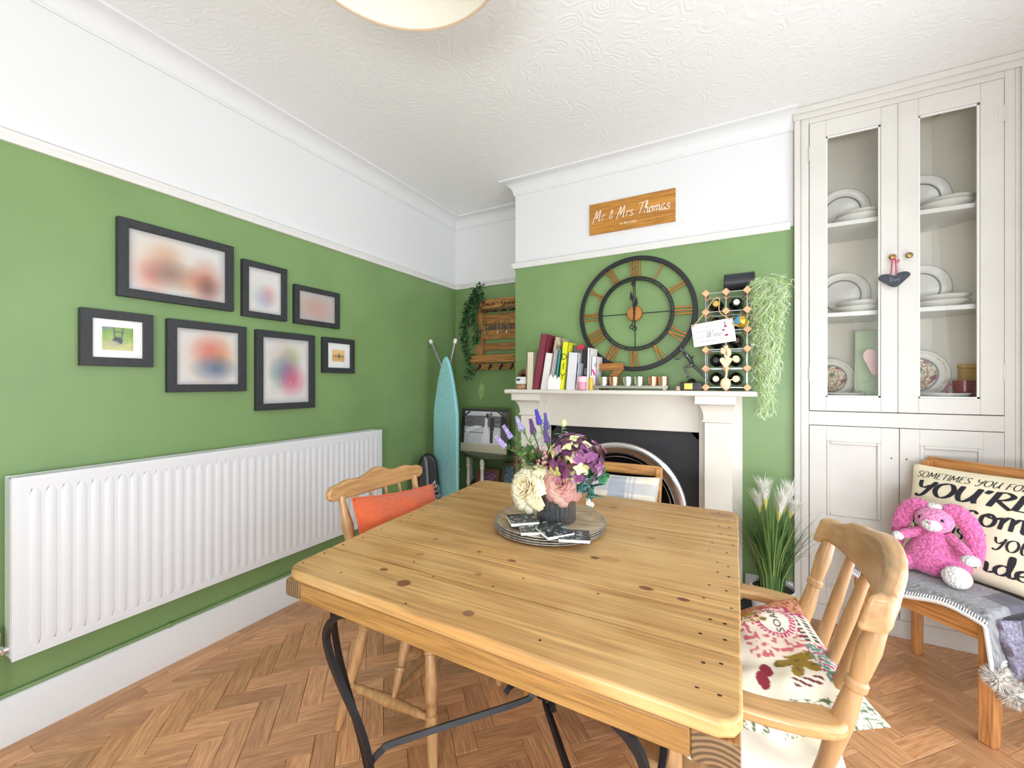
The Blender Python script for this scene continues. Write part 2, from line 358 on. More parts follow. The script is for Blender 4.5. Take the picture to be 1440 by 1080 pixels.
# ---------------------------------------------------------------- room shell
XL, XR, YB, YF, YC, H = -2.3, 1.22, 3.2, -1.6, 2.82, 2.8
ZR = 2.15
structure(MB().bb(XL-.1, XR+.1, YF-.1, YB+.1, H, H+.1), 'ceiling', anaglypta())
m = MB(); m.bb(XL-.1, XL, YF-.1, YB+.1, -.06, ZR+.02); m.m = 1; m.bb(XL-.1, XL, YF-.1, YB+.1, ZR+.02, H); structure(m, 'wall_left', [green, white])
m = MB(); m.bb(XL, XR, YB, YB+.1, -.06, ZR+.02); m.m = 1; m.bb(XL, XR, YB, YB+.1, ZR+.02, H); structure(m, 'wall_back', [green, white])
m = MB(); x0, x1 = -1.47, .29
for a, b, c, d in ((x0, -1.17, -.06, 1.0), (-.19, x1, -.06, 1.0), (x0, x1, 1.0, ZR+.02)): m.bb(a, b, YC, YB, c, d)
m.m = 1; m.bb(x0, x1, YC, YB, ZR+.02, H); structure(m, 'wall_chimney', [green, white])
def wall_with_hole(name, axis, pos, a0, a1, h0, h1, z0, z1, t):
    m = MB(); m.m = 0
    for p, q, r, s in ((a0, h0, -.06, H), (h1, a1, -.06, H), (h0, h1, -.06, z0), (h0, h1, z1, H)):
        if axis == 'X': m.bb(min(pos, pos+t), max(pos, pos+t), p, q, r, s)
        else: m.bb(p, q, min(pos, pos+t), max(pos, pos+t), r, s)
    structure(m, name, white)
wall_with_hole('wall_right', 'X', XR, YF, YB, -.25, 2.15, .05, 2.35, .1)
wall_with_hole('wall_rear', 'Y', YF, XL-.1, XR+.1, -.45, 1.12, .7, 2.3, -.1)
for nm, ax in (('window_1', 'X'), ('window_2', 'Y')):
    a0, a1, z0, z1 = (-.25, 2.15, .05, 2.35) if ax == 'X' else (-.45, 1.12, .7, 2.3); m = MB()
    pos = XR+.05 if ax == 'X' else YF-.05
    def bar(p, q, r, s):
        if ax == 'X': m.bb(pos-.03, pos+.03, p, q, r, s)
        else: m.bb(p, q, pos-.03, pos+.03, r, s)
    for p, q, r, s in ((a0, a1, z0, z0+.06), (a0, a1, z1-.06, z1), (a0, a0+.06, z0, z1), (a1-.06, a1, z0, z1), ((a0+a1)/2-.03, (a0+a1)/2+.03, z0, z1)): bar(p, q, r, s)
    structure(m, nm, trimw, bevel=.004)
# cornice (coving) and picture rail follow the wall line
path = [(XL, YF), (XL, YB), (x0, YB), (x0, YC), (x1+.01, YC)]
cov = [(0, H-.098), (.008, H-.098), (.008, H-.09)]+[(.012+.078*(1-cos(a*pi/2/8)), H-.086+.072*sin(a*pi/2/8)) for a in range(9)]+[(.096, H-.012), (.096, H-.0005), (0, H-.0005)]
structure(sweep(path, cov), 'trim_1', white, sharp=25)
path2 = [(XL, YF), (XL, YB), (x0, YB), (x0, YC), (x1-.015, YC)]
rail = [(0, ZR), (.014, ZR), (.018, ZR+.008), (.014, ZR+.016), (.022, ZR+.026), (.026, ZR+.036), (.018, ZR+.044), (0, ZR+.048)]
structure(sweep(path2, rail), 'trim_2', trimw, sharp=50)
sk = [(0, 0), (.022, 0), (.022, .15), (.016, .163), (.008, .17), (0, .17)]
structure(sweep([(XL, YF), (XL, YB)], sk), 'baseboard_left', white, sharp=50)
structure(sweep([(XL+.022, YB), (x0, YB), (x0, YC), (-1.40, YC)], sk), 'baseboard_back', white, sharp=50)
structure(sweep([(.055, YC), (x1, YC)], sk), 'baseboard_chimney', white, sharp=50)
# ---------------------------------------------------------------- herringbone parquet
floor = structure(MB().bb(XL-.1, XR+.1, YF-.1, YB+.1, -.06, -.0105), 'floor', mat('dark_subfloor', (70, 42, 24), .8))
PL, PW = .2385, .0795
pc1, pc2 = (204, 144, 98), (226, 172, 124)
wood_part = wood('parquet_oak', pc1, pc2, 'X',   .36, .15, 5, 36, rnd=.40, uv=True, coat=.15)
wood_rest = wood('parquet_oak_far', pc1, pc2, 'X',   .36, .15, 5, 36, rnd=.40, uv=True, island=True, coat=.15)
def block_geo(L, Wd): 
    g = .0007; b = .0012; a, c = L/2-g, Wd/2-g
    vs = [(-a, -c, -.01), (a, -c, -.01), (a, c, -.01), (-a, c, -.01), (-a, -c, -b), (a, -c, -b), (a, c, -b), (-a, c, -b), (-a+b, -c+b, 0), (a-b, -c+b, 0), (a-b, c-b, 0), (-a+b, c-b, 0)]
    return vs, [(0,1,5,4),(1,2,6,5),(2,3,7,6),(3,0,4,7),(4,5,9,8),(5,6,10,9),(6,7,11,10),(7,4,8,11),(8,9,10,11)]
def block_mesh(nm, L, Wd, m):
    vs, fs = block_geo(L, Wd); me = bpy.data.meshes.new(nm); me.from_pydata(vs, [], fs); me.materials.append(m)
    uv = me.uv_layers.new(name='UVMap')
    for lp in me.loops: uv.data[lp.index].uv = vs[lp.vertex_index][:2]
    return me
blocks = []
org = Vector((-2.145, .12)); eu = Vector((cos(R(45)), sin(R(45)))); ev = Vector((-eu.y, eu.x)); n = 3
for i in range(-60, 110):
    for j in range(-16, 17):
        o = Vector((i+n*j, i-n*j))
        for c, rot in ((o+Vector((1.5, .5)), 45), (o+Vector((.5, 2.5)), 135)):
            p = org+(eu*c.x+ev*c.y)*PW
            if -2.27 < p.x < XR+.1 and YF < p.y < YB+.05: blocks.append((p.x, p.y, rot, PL, PW))
for r in range(2):                                          # two straight border courses along the left wall
    y = -.35-.1*r; xx = XL+.036+r*.072
    while y < YB: blocks.append((xx, y+.16, 90, .32, .072)); y += .32
def in_view(x, y):
    d = .4695*-x+.883*y
    if d < .15: return False
    u = (.883*x+.4695*y)/d; v = -1.29/d
    if abs(u) > 1.26 or v < -.98: return False
    t = (1.29-.69)/1.29                                     # hidden under the table top?
    if -1.15 < x*t < .0 and .69 < y*t < 1.93: return False
    return True
vis = sorted([b for b in blocks if in_view(b[0], b[1])], key=lambda b: b[0]**2+b[1]**2)[:296]; vs_ = set(vis)
me_a = block_mesh('parquet_block', PL, PW, wood_part); me_b = block_mesh('parquet_border_block', .32, .072, wood_part)
for x, y, rot, L, Wd in vis:
    o = bpy.data.objects.new('parquet_block', me_b if L > .3 else me_a); C.objects.link(o); o.parent = floor; o.location = Vector((x, y, random.uniform(-.0006, .0004)+(-.0016 if x < -2.02 and L < .3 else 0)))-floor.location; o.rotation_euler = (0, 0, R(rot))
V = []; F = []; U = []
for b in blocks:
    if b in vs_: continue
    x, y, rot, L, Wd = b; vs, fs = block_geo(L, Wd); k = len(V); c, s = cos(R(rot)), sin(R(rot)); dz = (-.0016 if x < -2.02 and L < .3 else 0)
    for p in vs: V.append((x+c*p[0]-s*p[1], y+s*p[0]+c*p[1], p[2]+dz)); U.append(p[:2])
    F += [tuple(i+k for i in f) for f in fs]
me = bpy.data.meshes.new('parquet_field'); me.from_pydata([tuple(Vector(v)-floor.location) for v in V], [], F); me.materials.append(wood_rest); uv = me.uv_layers.new(name='UVMap')
fl = []
for lp in me.loops: fl += U[lp.vertex_index]
uv.data.foreach_set('uv', fl)
o = bpy.data.objects.new('parquet_field', me); C.objects.link(o); o.parent = floor; o['kind'] = 'stuff'

# ---------------------------------------------------------------- radiator and its pipe
radw = mat('radiator_white', (222, 224, 227), .35)
t = thing('radiator', 'long white panel radiator with pressed vertical flutes on the green wall', 'radiator', (-2.245, 1.327, .32))
ry0, ry1, rz0, rz1, rx = .466, 2.187, .322, .958, -2.205
m = MB(); m.bb(rx-.012, rx, ry0, ry1, rz0, rz1)
m.bb(rx, rx+.002, ry0+.014, ry1-.014, rz0+.014, rz1-.014)
build(m, 'front_panel', radw, t, bevel=.004)
m = MB(); nfl = 41; pit = (ry1-ry0-.07)/nfl
for i in range(nfl):
    y = ry0+.035+pit*(i+.5); w = pit*.27
    prof = [(-w-.004, 0), (-w, .0022), (w, .0022), (w+.004, 0)]; z0, z1 = rz0+.035, rz1-.045
    vs = [(rx+.002+(d if 0 < kk < 3 else 0), y+yy*(1 if 0 < kk < 3 else .6), z) for kk, (z) in enumerate((z0, z0+.02, z1-.02, z1)) for yy, d in prof]
    m.add(vs, [(a*4+b, a*4+b+1, a*4+b+5, a*4+b+4) for a in range(3) for b in range(3)])
build(m, 'flutes', radw, t, sharp=60)
build(MB().bb(-2.285, -2.273, ry0, ry1, rz0, rz1), 'back_panel', radw, t, bevel=.003)
m = MB()
for i in range(86): m.bb(-2.27, rx-.014, ry0+.012+i*.01985, ry0+.02+i*.01985, rz1-.012, rz1-.002)
m.bb(-2.242, -2.236, ry0+.005, ry1-.005, rz1-.006, rz1-.001); build(m, 'top_grille', radw, t)
for y in (ry0-.0015, ry1-.001): build(MB().bb(-2.274, rx-.01, y, y+.003, rz0+.01, rz1-.004), 'side_cover', radw, t)
for y in (.75, 1.9): build(MB().bb(-2.2995, -2.285, y, y+.04, rz0+.06, rz1-.06), 'wall_bracket', radw, t)
m = MB(); m.tube([(-2.235, .466, .362), (-2.235, .44, .362)], .012, 10); m.tube([(-2.235, .452, .362), (-2.235, .445, .362)], .017, 6)
m.tube([(-2.235, .425, .33), (-2.235, .425, .385)], .013, 12); v = build(m, 'valve', chrome, t)
m = MB(); m.lathe([(.014, .38), (.021, .385), (.022, .425), (.018, .435), (.0, .436)], 14, T(-2.235, .425, 0)); build(m, 'valve_head', mat('cream_plastic', (225, 212, 165), .4), v)
m = MB(); m.tube([(-2.235, .425, .33), (-2.235, .425, .22), (-2.25, .425, .2)], .0075, 8); build(m, 'valve_tail', green, v)
m = MB(); m.tube([(-2.288, YF+.02, .178), (-2.288, 2.9, .178)], .0075, 8); m.tube([(-2.288, 2.1, .178), (-2.27, 2.16, .2), (-2.25, 2.17, .33)], .0075, 8)
tag(build(m, 'heating_pipe', green), 'thin green painted heating pipe along the top of the white skirting', 'pipe')
for y in (.95, 1.55):
    m = MB(); m.bb(-2.3, -2.277, y, y+.02, .17, .189); tag(build(m, 'pipe_clip', green, bevel=.003), 'green clip holding the pipe, '+('nearer the cream valve' if y < 1 else 'nearer the orange cushion'), 'clip')

# ---------------------------------------------------------------- framed pictures
pic = vcol('print_paper', .55); pane = pane_mat('picture_glass', gloss=.05)
def picture(label, y0, y1, z0, z1, b, fn, nu=48, nv=36, mount=0):
    t = thing('picture_frame', label, 'picture frame', (-2.3, (y0+y1)/2, z0), group='black framed pictures on the green wall')
    xo, xf = -2.2995, -2.272; m = MB()
    O = [(y0, z0), (y1, z0), (y1, z1), (y0, z1)]; I = [(y0+b, z0+b), (y1-b, z0+b), (y1-b, z1-b), (y0+b, z1-b)]
    vs = [(xo, *p) for p in O]+[(xf, *p) for p in O]+[(xf, *p) for p in I]+[(xo+.012, *p) for p in I]
    m.add(vs, [(a+i, a+(i+1) % 4, a+4+(i+1) % 4, a+4+i) for a in (0, 4, 8) for i in range(4)]); build(m, 'frame', darkw, t, bevel=.0015)
    w, h = y1-y0-2*b, z1-z0-2*b
    m = MB(); m.grid(lambda u, v: (xo+.013, y0+b+w*u, z0+b+h*v), nu, nv, col=fn); build(m, 'print', pic, t)
    if mount:
        e, q = mount; m = MB(); O = [(y0+b, z0+b), (y1-b, z0+b), (y1-b, z1-b), (y0+b, z1-b)]; I = [(y0+b+e, z0+b+q), (y1-b-e, z0+b+q), (y1-b-e, z1-b-q), (y0+b+e, z1-b-q)]
        m.add([(xo+.0155, *p) for p in O]+[(xo+.0155, *p) for p in I]+[(xo+.013, *p) for p in I], [(a+i, a+(i+1) % 4, a+4+(i+1) % 4, a+4+i) for a in (0, 4) for i in range(4)]); build(m, 'mount', mat('white_card', (246, 246, 244), .8), t)
    build(MB().bb(xo+.017, xo+.0185, y0+b-.002, y1-b+.002, z0+b-.002, z1-b+.002), 'glass_pane', pane, t)
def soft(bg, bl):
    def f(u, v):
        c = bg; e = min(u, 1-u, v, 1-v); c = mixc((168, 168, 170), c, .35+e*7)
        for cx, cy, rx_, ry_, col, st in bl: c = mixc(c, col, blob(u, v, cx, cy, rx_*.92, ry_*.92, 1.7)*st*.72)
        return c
    return f
bgp = (224, 222, 219)
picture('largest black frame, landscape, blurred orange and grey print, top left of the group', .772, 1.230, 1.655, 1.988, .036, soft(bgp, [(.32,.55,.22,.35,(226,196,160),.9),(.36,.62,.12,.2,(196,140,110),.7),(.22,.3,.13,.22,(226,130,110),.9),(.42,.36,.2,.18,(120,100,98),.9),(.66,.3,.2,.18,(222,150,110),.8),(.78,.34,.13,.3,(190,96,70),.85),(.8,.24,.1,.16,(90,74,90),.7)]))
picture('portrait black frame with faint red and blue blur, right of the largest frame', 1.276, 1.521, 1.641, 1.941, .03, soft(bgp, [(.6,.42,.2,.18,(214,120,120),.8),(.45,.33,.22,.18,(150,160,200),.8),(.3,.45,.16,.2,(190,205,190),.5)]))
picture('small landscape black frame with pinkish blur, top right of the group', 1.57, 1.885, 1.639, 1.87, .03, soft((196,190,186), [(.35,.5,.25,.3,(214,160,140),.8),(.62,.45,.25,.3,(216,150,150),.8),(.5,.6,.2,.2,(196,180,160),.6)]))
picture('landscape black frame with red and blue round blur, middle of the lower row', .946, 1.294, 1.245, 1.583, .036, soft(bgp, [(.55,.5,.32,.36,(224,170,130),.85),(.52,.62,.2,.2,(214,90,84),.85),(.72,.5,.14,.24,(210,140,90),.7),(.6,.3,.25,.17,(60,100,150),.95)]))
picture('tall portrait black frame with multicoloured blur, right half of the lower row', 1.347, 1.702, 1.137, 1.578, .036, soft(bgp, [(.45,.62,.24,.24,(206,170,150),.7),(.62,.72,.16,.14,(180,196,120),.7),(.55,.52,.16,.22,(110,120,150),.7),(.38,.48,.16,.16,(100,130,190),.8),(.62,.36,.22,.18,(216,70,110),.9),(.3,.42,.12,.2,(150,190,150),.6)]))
def lawn(u, v):
    c = mixc((196, 206, 120), (120, 160, 60), v*1.1+.4*ns(u*6, v*6)); c = mixc(c, (210, 196, 150), max(0, .5-v)*1.3+.3*ns(u*20, v*20)) if v < .45 else c
    c = mixc(c, (44, 56, 66), blob(u, v, .5, .42, .16, .16, .4)); c = mixc(c, (190, 180, 150), blob(u, v, .36, .28, .2, .13, .5)*.9)
    for x0_, s in ((.42, -.1), (.62, .1)):
        if v > .45 and abs(u-(x0_+s*(v-.45))) < .02: c = (50, 60, 70)
    if abs(v-.8) < .025 and .38 < u < .68: c = (60, 70, 80)
    return mixc(c, (120, 130, 170), .7*blob(u, v, .1, .95, .2, .1))
def scaled(fn, e, q): return lambda u, v: fn((u-e)/(1-2*e), (v-q)/(1-2*q)) if e < u < 1-e and q < v < 1-q else (246, 246, 244)
picture('black frame with white mount and a photo of a mower on grass, far left', .658, .893, 1.358, 1.588, .036, scaled(lawn, .19, .19), 84, 64, (.031, .030))
def sunset(u, v):
    c = mixc((236, 178, 96), (246, 214, 160), v) if v > .5 else mixc((228, 196, 150), (226, 170, 90), v*2)
    c = mixc(c, (60, 66, 100), blob(u, v, .55, .47, .05, .2, .4)); 
    return mixc(c, (110, 100, 130), .8*blob(u, v, .5, .47, .45, .05, .8))
picture('smallest black frame with white mount and a golden sunset photo, far right', 1.762, 2.006, 1.352, 1.578, .034, scaled(sunset, .22, .24), 60, 60, (.038, .04))

# ---------------------------------------------------------------- pendant shade
t = thing('pendant_light', 'wide cream drum lampshade hanging from the ceiling', 'lamp', (-.79, .82, 2.47)); pc = (-.79, .82, 0)
shade = mat('cream_shade_fabric', (222, 217, 202), .8); m = MB()
m.lathe([(.312, 2.47), (.312, 2.72)], 64, T(*pc), caps=False); m.lathe([(.309, 2.72), (.309, 2.47)], 64, T(*pc), caps=False); build(m, 'shade', shade, t)
for z in (2.472, 2.718):
    m = MB(); m.tube([(pc[0]+.3105*cos(a*pi/32), pc[1]+.3105*sin(a*pi/32), z) for a in range(64)], .0035, 6, closed=True); build(m, 'rim_band', mat('tan_trim', (196, 170, 140), .6), t)
m = MB()
for a in range(3): m.tube([(pc[0], pc[1], 2.70), (pc[0]+.309*cos(a*2.094), pc[1]+.309*sin(a*2.094), 2.71)], .002, 6)
m.tube([(pc[0], pc[1], 2.66), (pc[0], pc[1], 2.71)], .018, 12); build(m, 'lamp_holder', trimw, t)
m = MB(); m.ell((pc[0], pc[1], 2.61), (.03, .03, .045)); build(m, 'bulb', mat('opal_bulb', (245, 242, 232), .3), t)
m = MB(); m.tube([(pc[0], pc[1], 2.71), (pc[0], pc[1], 2.79)], .003, 6); build(m, 'cord', trimw, t)
m = MB(); m.lathe([(.045, 2.775), (.05, 2.79), (.05, 2.7995)], 24, T(*pc)); build(m, 'ceiling_rose', trimw, t)

# ---------------------------------------------------------------- fireplace
t = thing('fireplace_surround', 'cream painted fireplace surround with mantel shelf and two square pilasters', 'fireplace', (-.68, 2.7, 0))
MZ = 1.243
m = MB(); m.bb(-1.44, .108, 2.58, 2.818, MZ-.03, MZ); build(m, 'mantel_shelf', cream, t, bevel=.012, seg=3)
m = MB(); m.bb(-1.395, -1.17, 2.76, 2.819, .0355, MZ-.03); m.bb(-.19, .04, 2.76, 2.819, .0355, MZ-.03); m.bb(-1.17, -.19, 2.76, 2.819, .988, MZ-.03); build(m, 'frieze_board', cream, t, bevel=.003)
for a, b in ((-1.345, -1.195), (-.155, -.012)):
    build(MB().bb(a, b, 2.665, 2.759, .16, 1.06), 'pilaster', cream, t, bevel=.003)
    build(MB().bb(a-.012, b+.012, 2.65, 2.759, .0355, .16), 'plinth', cream, t, bevel=.004)
    m = MB(); L = [(0, 1.06), (.012, 1.063), (.012, 1.073), (.004, 1.078)]+[(.006+.05*(1-cos(i*pi/2/6)), 1.082+.085*sin(i*pi/2/6)) for i in range(7)]+[(.058, 1.172), (.058, 1.2125)]
    vs = []
    for d, z in L: dx = d*.8; vs += [(a-dx, 2.665-d, z), (b+dx*.4, 2.665-d, z), (b+dx*.4, 2.759, z), (a-dx, 2.759, z)]
    k = len(L); m.add(vs, [(i*4+j, i*4+(j+1) % 4, i*4+4+(j+1) % 4, i*4+4+j) for i in range(k-1) for j in range(4)]+[(0, 1, 2, 3), tuple(range(4*k-4, 4*k))]); build(m, 'capital', cream, t, sharp=30)
t = thing('fireplace_insert', 'matt black cast iron fireplace plate with a polished steel arch', 'fireplace', (-.68, 2.8, 0))
cx, cz, rr = -.68, .469, .35; arc = [(cx+rr*cos(pi-i*pi/28), cz+rr*sin(pi-i*pi/28)) for i in range(29)]; m = MB()
outer = [(-1.1695, .03), (-1.1695, .986), (-.1905, .986), (-.1905, .03)]
inner = [(cx-rr, .03)]+arc+[(cx+rr, .03)]
def on_edge(p):                                            # push each arch point out to the plate's edge
    d = Vector((p[0]-cx, p[1]-.5)); s = 9
    for ax, lo, hi in ((0, -1.1695-cx, -.1905-cx), (1, .03-.5, .986-.5)):
        if d[ax] > 1e-6: s = min(s, hi/d[ax])
        if d[ax] < -1e-6: s = min(s, lo/d[ax])
    return (cx+d[0]*s, .5+d[1]*s)
ou = [on_edge(p) for p in inner]; n_ = len(inner)
vs = [(x, 2.80, z) for x, z in inner]+[(x, 2.80, z) for x, z in ou]+[(x, 2.818, z) for x, z in inner]
m.add(vs, [(i, i+1, n_+i+1, n_+i) for i in range(n_-1)]+[(i, i+1, 2*n_+i+1, 2*n_+i) for i in range(n_-1)])
m.bb(-1.1695, -.1905, 2.803, 2.8035, .9, .986); m.bb(-1.1695, -1.08, 2.803, 2.8035, .03, .986); m.bb(-.28, -.1905, 2.803, 2.8035, .03, .986)
build(m, 'plate', mat('matt_black_iron', (34, 35, 40), .55), t)
m = MB(); rad = [(cx+(rr+.04)*cos(pi-i*pi/32), 2.797, cz+(rr+.04)*sin(pi-i*pi/32)) for i in range(33)]
m.tube([(cx-rr-.04, 2.797, .03)]+rad+[(cx+rr+.04, 2.797, .03)], .04, 16, sq=.45, up=(-1, 0, 0)); build(m, 'arch', mat('polished_steel', (205, 205, 208), .2, 1), t)
m = MB(); m.tube([(cx+(rr-.02)*cos(pi-i*pi/32), 2.80, cz+(rr-.02)*sin(pi-i*pi/32)) for i in range(33)], .004, 6); build(m, 'arch_bead', chrome, t)
m = MB(); m.bb(-1.16, -.2, 3.15, 3.19, .0, .99); m.bb(-1.168, -1.15, 2.83, 3.17, .0, .99); m.bb(-.21, -.192, 2.83, 3.17, .0, .99); build(m, 'fireback', mat('soot', (18, 17, 17), .9), t)
m = MB(); m.bb(-1.0, -.36, 2.82, 2.85, .03, .16)
for i in range(9): m.bb(-.98+i*.075, -.965+i*.075, 2.80, 2.82, .05, .15)
build(m, 'grate', iron, t)
tag(build(MB().bb(-1.44, .09, 2.42, 2.819, .0005, .035), 'hearth', mat('slate_hearth', (46, 48, 54), .5, var=.1), bevel=.004), 'dark slate hearth slab under the fireplace', 'hearth')
# ---------------------------------------------------------------- built-in display cupboard
cw = mat('cupboard_paint', (212, 209, 203), .42, var=.015, vscale=5)
t = thing('display_cupboard', 'tall built-in cream cupboard with two glazed upper doors and panelled lower doors', 'cupboard', (.75, 2.99, 0))
FY = 2.79; m = MB()
for a, b, c, d in ((.292, .359, 0, 2.8), (1.106, 1.2, 0, 2.8), (.359, 1.106, 2.706, 2.7995), (.359, 1.106, 1.06, 1.134), (.359, 1.106, 0, .09)): m.bb(a, b, FY, FY+.03, c, min(d, 2.7995))
build(m, 'face_frame', cw, t, bevel=.002)
m = MB(); m.bb(.292, .318, FY-.01, FY, 0, 2.735); m.bb(.322, .33, FY-.005, FY, 0, 2.735); m.bb(1.14, 1.15, FY-.006, FY, 0, 2.735); m.bb(1.156, 1.2, FY-.014, FY, 0, 2.735)
build(m, 'edge_moulding', cw, t, bevel=.003)
m = MB(); m.bb(.285, 1.2, FY-.012, FY, 2.735, 2.7995); m.bb(.28, 1.2, FY-.022, FY-.012, 2.765, 2.7995); build(m, 'top_moulding', cw, t, bevel=.005)
m = MB(); m.bb(.293, .31, FY+.03, 3.19, 0, 2.79); m.bb(1.185, 1.2, FY+.03, 3.19, 0, 2.79); m.bb(.31, 1.185, 3.18, 3.195, 0, 2.79); m.bb(.31, 1.185, FY+.03, 3.18, 2.775, 2.79); build(m, 'carcass', mat('cupboard_inside', (236, 232, 222), .6), t)
m = MB(); m.add([(1.184, 2.95, 1.2), (.98, 3.178, 1.2), (.98, 3.178, 2.77), (1.184, 2.95, 2.77)], [(0, 1, 2, 3)]); m.add([(.312, 3.08, 1.2), (.40, 3.178, 1.2), (.40, 3.178, 2.77), (.312, 3.08, 2.77)], [(0, 1, 2, 3)]); build(m, 'corner_board', mat('cupboard_inside', (236, 232, 222), .6), t)
for z in (2.163, 1.672, 1.19): build(MB().bb(.311, 1.184, FY+.05, 3.178, z-.024, z), 'shelf', trimw, t, bevel=.003)
cpane = pane_mat('cupboard_glass', gloss=.045, tint=(252, 252, 251))
for a, b, hx, kx in ((.3615, .7285, .3615, .703), (.7345, 1.1035, 1.1035, .766)):
    c, d = 1.138, 2.703; ga, gb, gc, gd = a+.0725, b-.066 if a < .5 else b-.078, 1.213, 2.617
    m = MB()
    for p in ((a, ga, c, d), (gb, b, c, d), (ga, gb, c, gc), (ga, gb, gd, d)): m.bb(p[0], p[1], FY-.004, FY+.022, p[2], p[3])
    dr = build(m, 'glazed_door', cw, t, bevel=.002)
    m = MB(); q = .008
    for p in ((ga, ga+q, gc, gd), (gb-q, gb, gc, gd), (ga, gb, gc, gc+q), (ga, gb, gd-q, gd)): m.bb(p[0], p[1], FY+.006, FY+.014, p[2], p[3])
    build(m, 'glazing_bead', trimw, dr)
    build(MB().bb(ga, gb, FY+.0145, FY+.0175, gc, gd), 'glass_pane', cpane, dr)
    m = MB(); m.lathe([(.006, 0), (.006, .012), (.013, .017), (.015, .024), (.012, .031), (0, .033)], 14, T(kx, FY-.004, 1.923) @ RX(90)); build(m, 'knob', brass, dr)
    for z in (1.30, 2.5): m = MB(); m.tube([(hx, FY-.005, z), (hx, FY-.005, z+.075)], .005, 8); m.bb(hx-.002, hx+.02*(-1 if hx > 1 else 1), FY-.0055, FY-.0035, z+.005, z+.07); build(m, 'hinge', cw, dr)
m = MB(); m.tube([(.7315, FY-.006, 1.14), (.7315, FY-.006, 2.70)], .004, 8); build(m, 'centre_bead', cw, t)
for a, b in ((.3615, .733), (.736, 1.1035)):
    c, d = .093, 1.057; pa, pb = a+.075, b-.07; m = MB()
    m.bb(a, b, FY+.004, FY+.02, c, d)
    for p in ((a, pa, c, d), (pb, b, c, d), (pa, pb, c, c+.1), (pa, pb, d-.08, d), (pa, pb, .5, .58)): m.bb(p[0], p[1], FY-.004, FY+.004, p[2], p[3])
    dr = build(m, 'panelled_door', cw, t, bevel=.0015)
    for z0, z1 in ((c+.1, .5), (.58, d-.08)):
        m = MB(); q = .016
        for p in ((pa, pa+q, z0, z1), (pb-q, pb, z0, z1), (pa+q, pb-q, z0, z0+q), (pa+q, pb-q, z1-q, z1)): m.bb(p[0], p[1], FY-.008, FY+.004, p[2], p[3])
        build(m, 'panel_moulding', cw, dr, bevel=.004)
    for x in ((b-.03) if a < .5 else (a+.025),): m = MB(); m.lathe([(.003, 0), (.004, .001), (0, .0015)], 8, T(x, FY-.004, .905) @ RX(90)); build(m, 'screw_hole', black, dr)

# ---------------------------------------------------------------- table
TZ = .765; tx0, tx1, ty0, ty1 = -1.17, .012, .733, 1.93
troot = thing('dining_table', 'square rustic pine plank dining table on black wrought iron legs', 'table', (-.58, 1.31, 0))
kn = [(x+.58, y-1.31, rx_, ry_, c, s) for x, y, rx_, ry_, c, s in (
 (-.765, .835, .017, .016, (112, 62, 40), .9), (-.87, .87, .012, .008, (96, 60, 36), .85), (-.535, .795, .013, .011, (120, 78, 60), .8), (-.37, 1.225, .013, .01, (110, 58, 36), .9), (-.33, 1.235, .03, .02, (168, 112, 58), .5),
 (-.20, 1.105, .017, .009, (104, 56, 38), .9), (-.11, 1.09, .014, .008, (104, 56, 38), .9), (-.58, 1.09, .013, .008, (118, 62, 34), .85), (-.885, 1.12, .008, .007, (110, 62, 36), .7), (-.62, .97, .01, .008, (150, 84, 44), .7),
 (-.25, 1.47, .014, .01, (150, 90, 50), .7), (-.7, 1.10, .007, .007, (110, 60, 36), .8), (-.05, 1.86, .04, .02, (110, 70, 42), .55), (-.45, 1.76, .014, .008, (120, 74, 40), .7), (-.85, 1.0, .012, .01, (150, 90, 50), .6))]
pine = wood('worn_pine', (184, 136, 78), (218, 174, 112), 'X', .42, .15, 1.5, 22, rnd=.13, knots=kn, patch=((212, 176, 122), 3.2), bump=.10)
pine_side = wood('pine_apron', (158, 114, 58), (186, 140, 80), 'X', .45, .18, 2.0, 34)
pine_y = wood('pine_rail', (150, 104, 58), (182, 134, 80), 'Y', .5, .28, 2.0, 34)
def endgrain():
    k = NT('end_grain'); tc = k.n('ShaderNodeTexCoord').outputs['Object']; mp = k.n('ShaderNodeMapping'); mp.inputs['Location'].default_value = (-.56, 0, -.655); k.l(tc, mp.inputs[0])
    w = k.n('ShaderNodeTexWave', wave_type='RINGS', rings_direction='Y', i_Scale=34.0, i_Distortion=1.2); k.l(mp.outputs[0], w.inputs['Vector'])
    k.l(k.ramp(w.outputs[1], [(.2, (92, 68, 46)), (.8, (142, 112, 78))]), k.b.inputs['Base Color']); k.b.inputs['Roughness'].default_value = .7; return k.mat
ys = [ty0, .912, 1.058, 1.24, 1.392, 1.578, 1.755, ty1]
def xl(y): return -1.132-.064*(y-.75)
for i in range(7):
    a, b = ys[i]+.0018, ys[i+1]-.0018; z0, z1 = TZ-.029, TZ-(.0006 if i % 2 else 0); d_ = .002 if i % 2 else 0; x1_ = tx1-(.0015 if i % 3 == 1 else 0); xa, xb = xl(a)+d_, xl(b)+d_
    if i == 0: a0, a1 = a+.012, a-.012; poly = [(xb, b), (xa, a0+.045), (xa+.008, a0+.022), (xa+.026, a0+.005), (xa+.05, a0), (x1_-.035, a1), (x1_-.012, a1+.012), (x1_, a1+.035), (x1_, b)]
    elif i == 6: poly = [(xa, a), (x1_, a), (x1_, b-.035), (x1_-.012, b-.012), (x1_-.035, b), (xb+.035, b), (xb+.012, b-.012), (xb, b-.035)]
    else: poly = [(xa, a), (x1_, a), (x1_, b), (xb, b)]
    build(MB().prism(poly, z0, z1), 'plank', pine, troot, bevel=.006 if i in (0, 6) else .0036, seg=3)
az0, az1 = TZ-.077, TZ-.0292
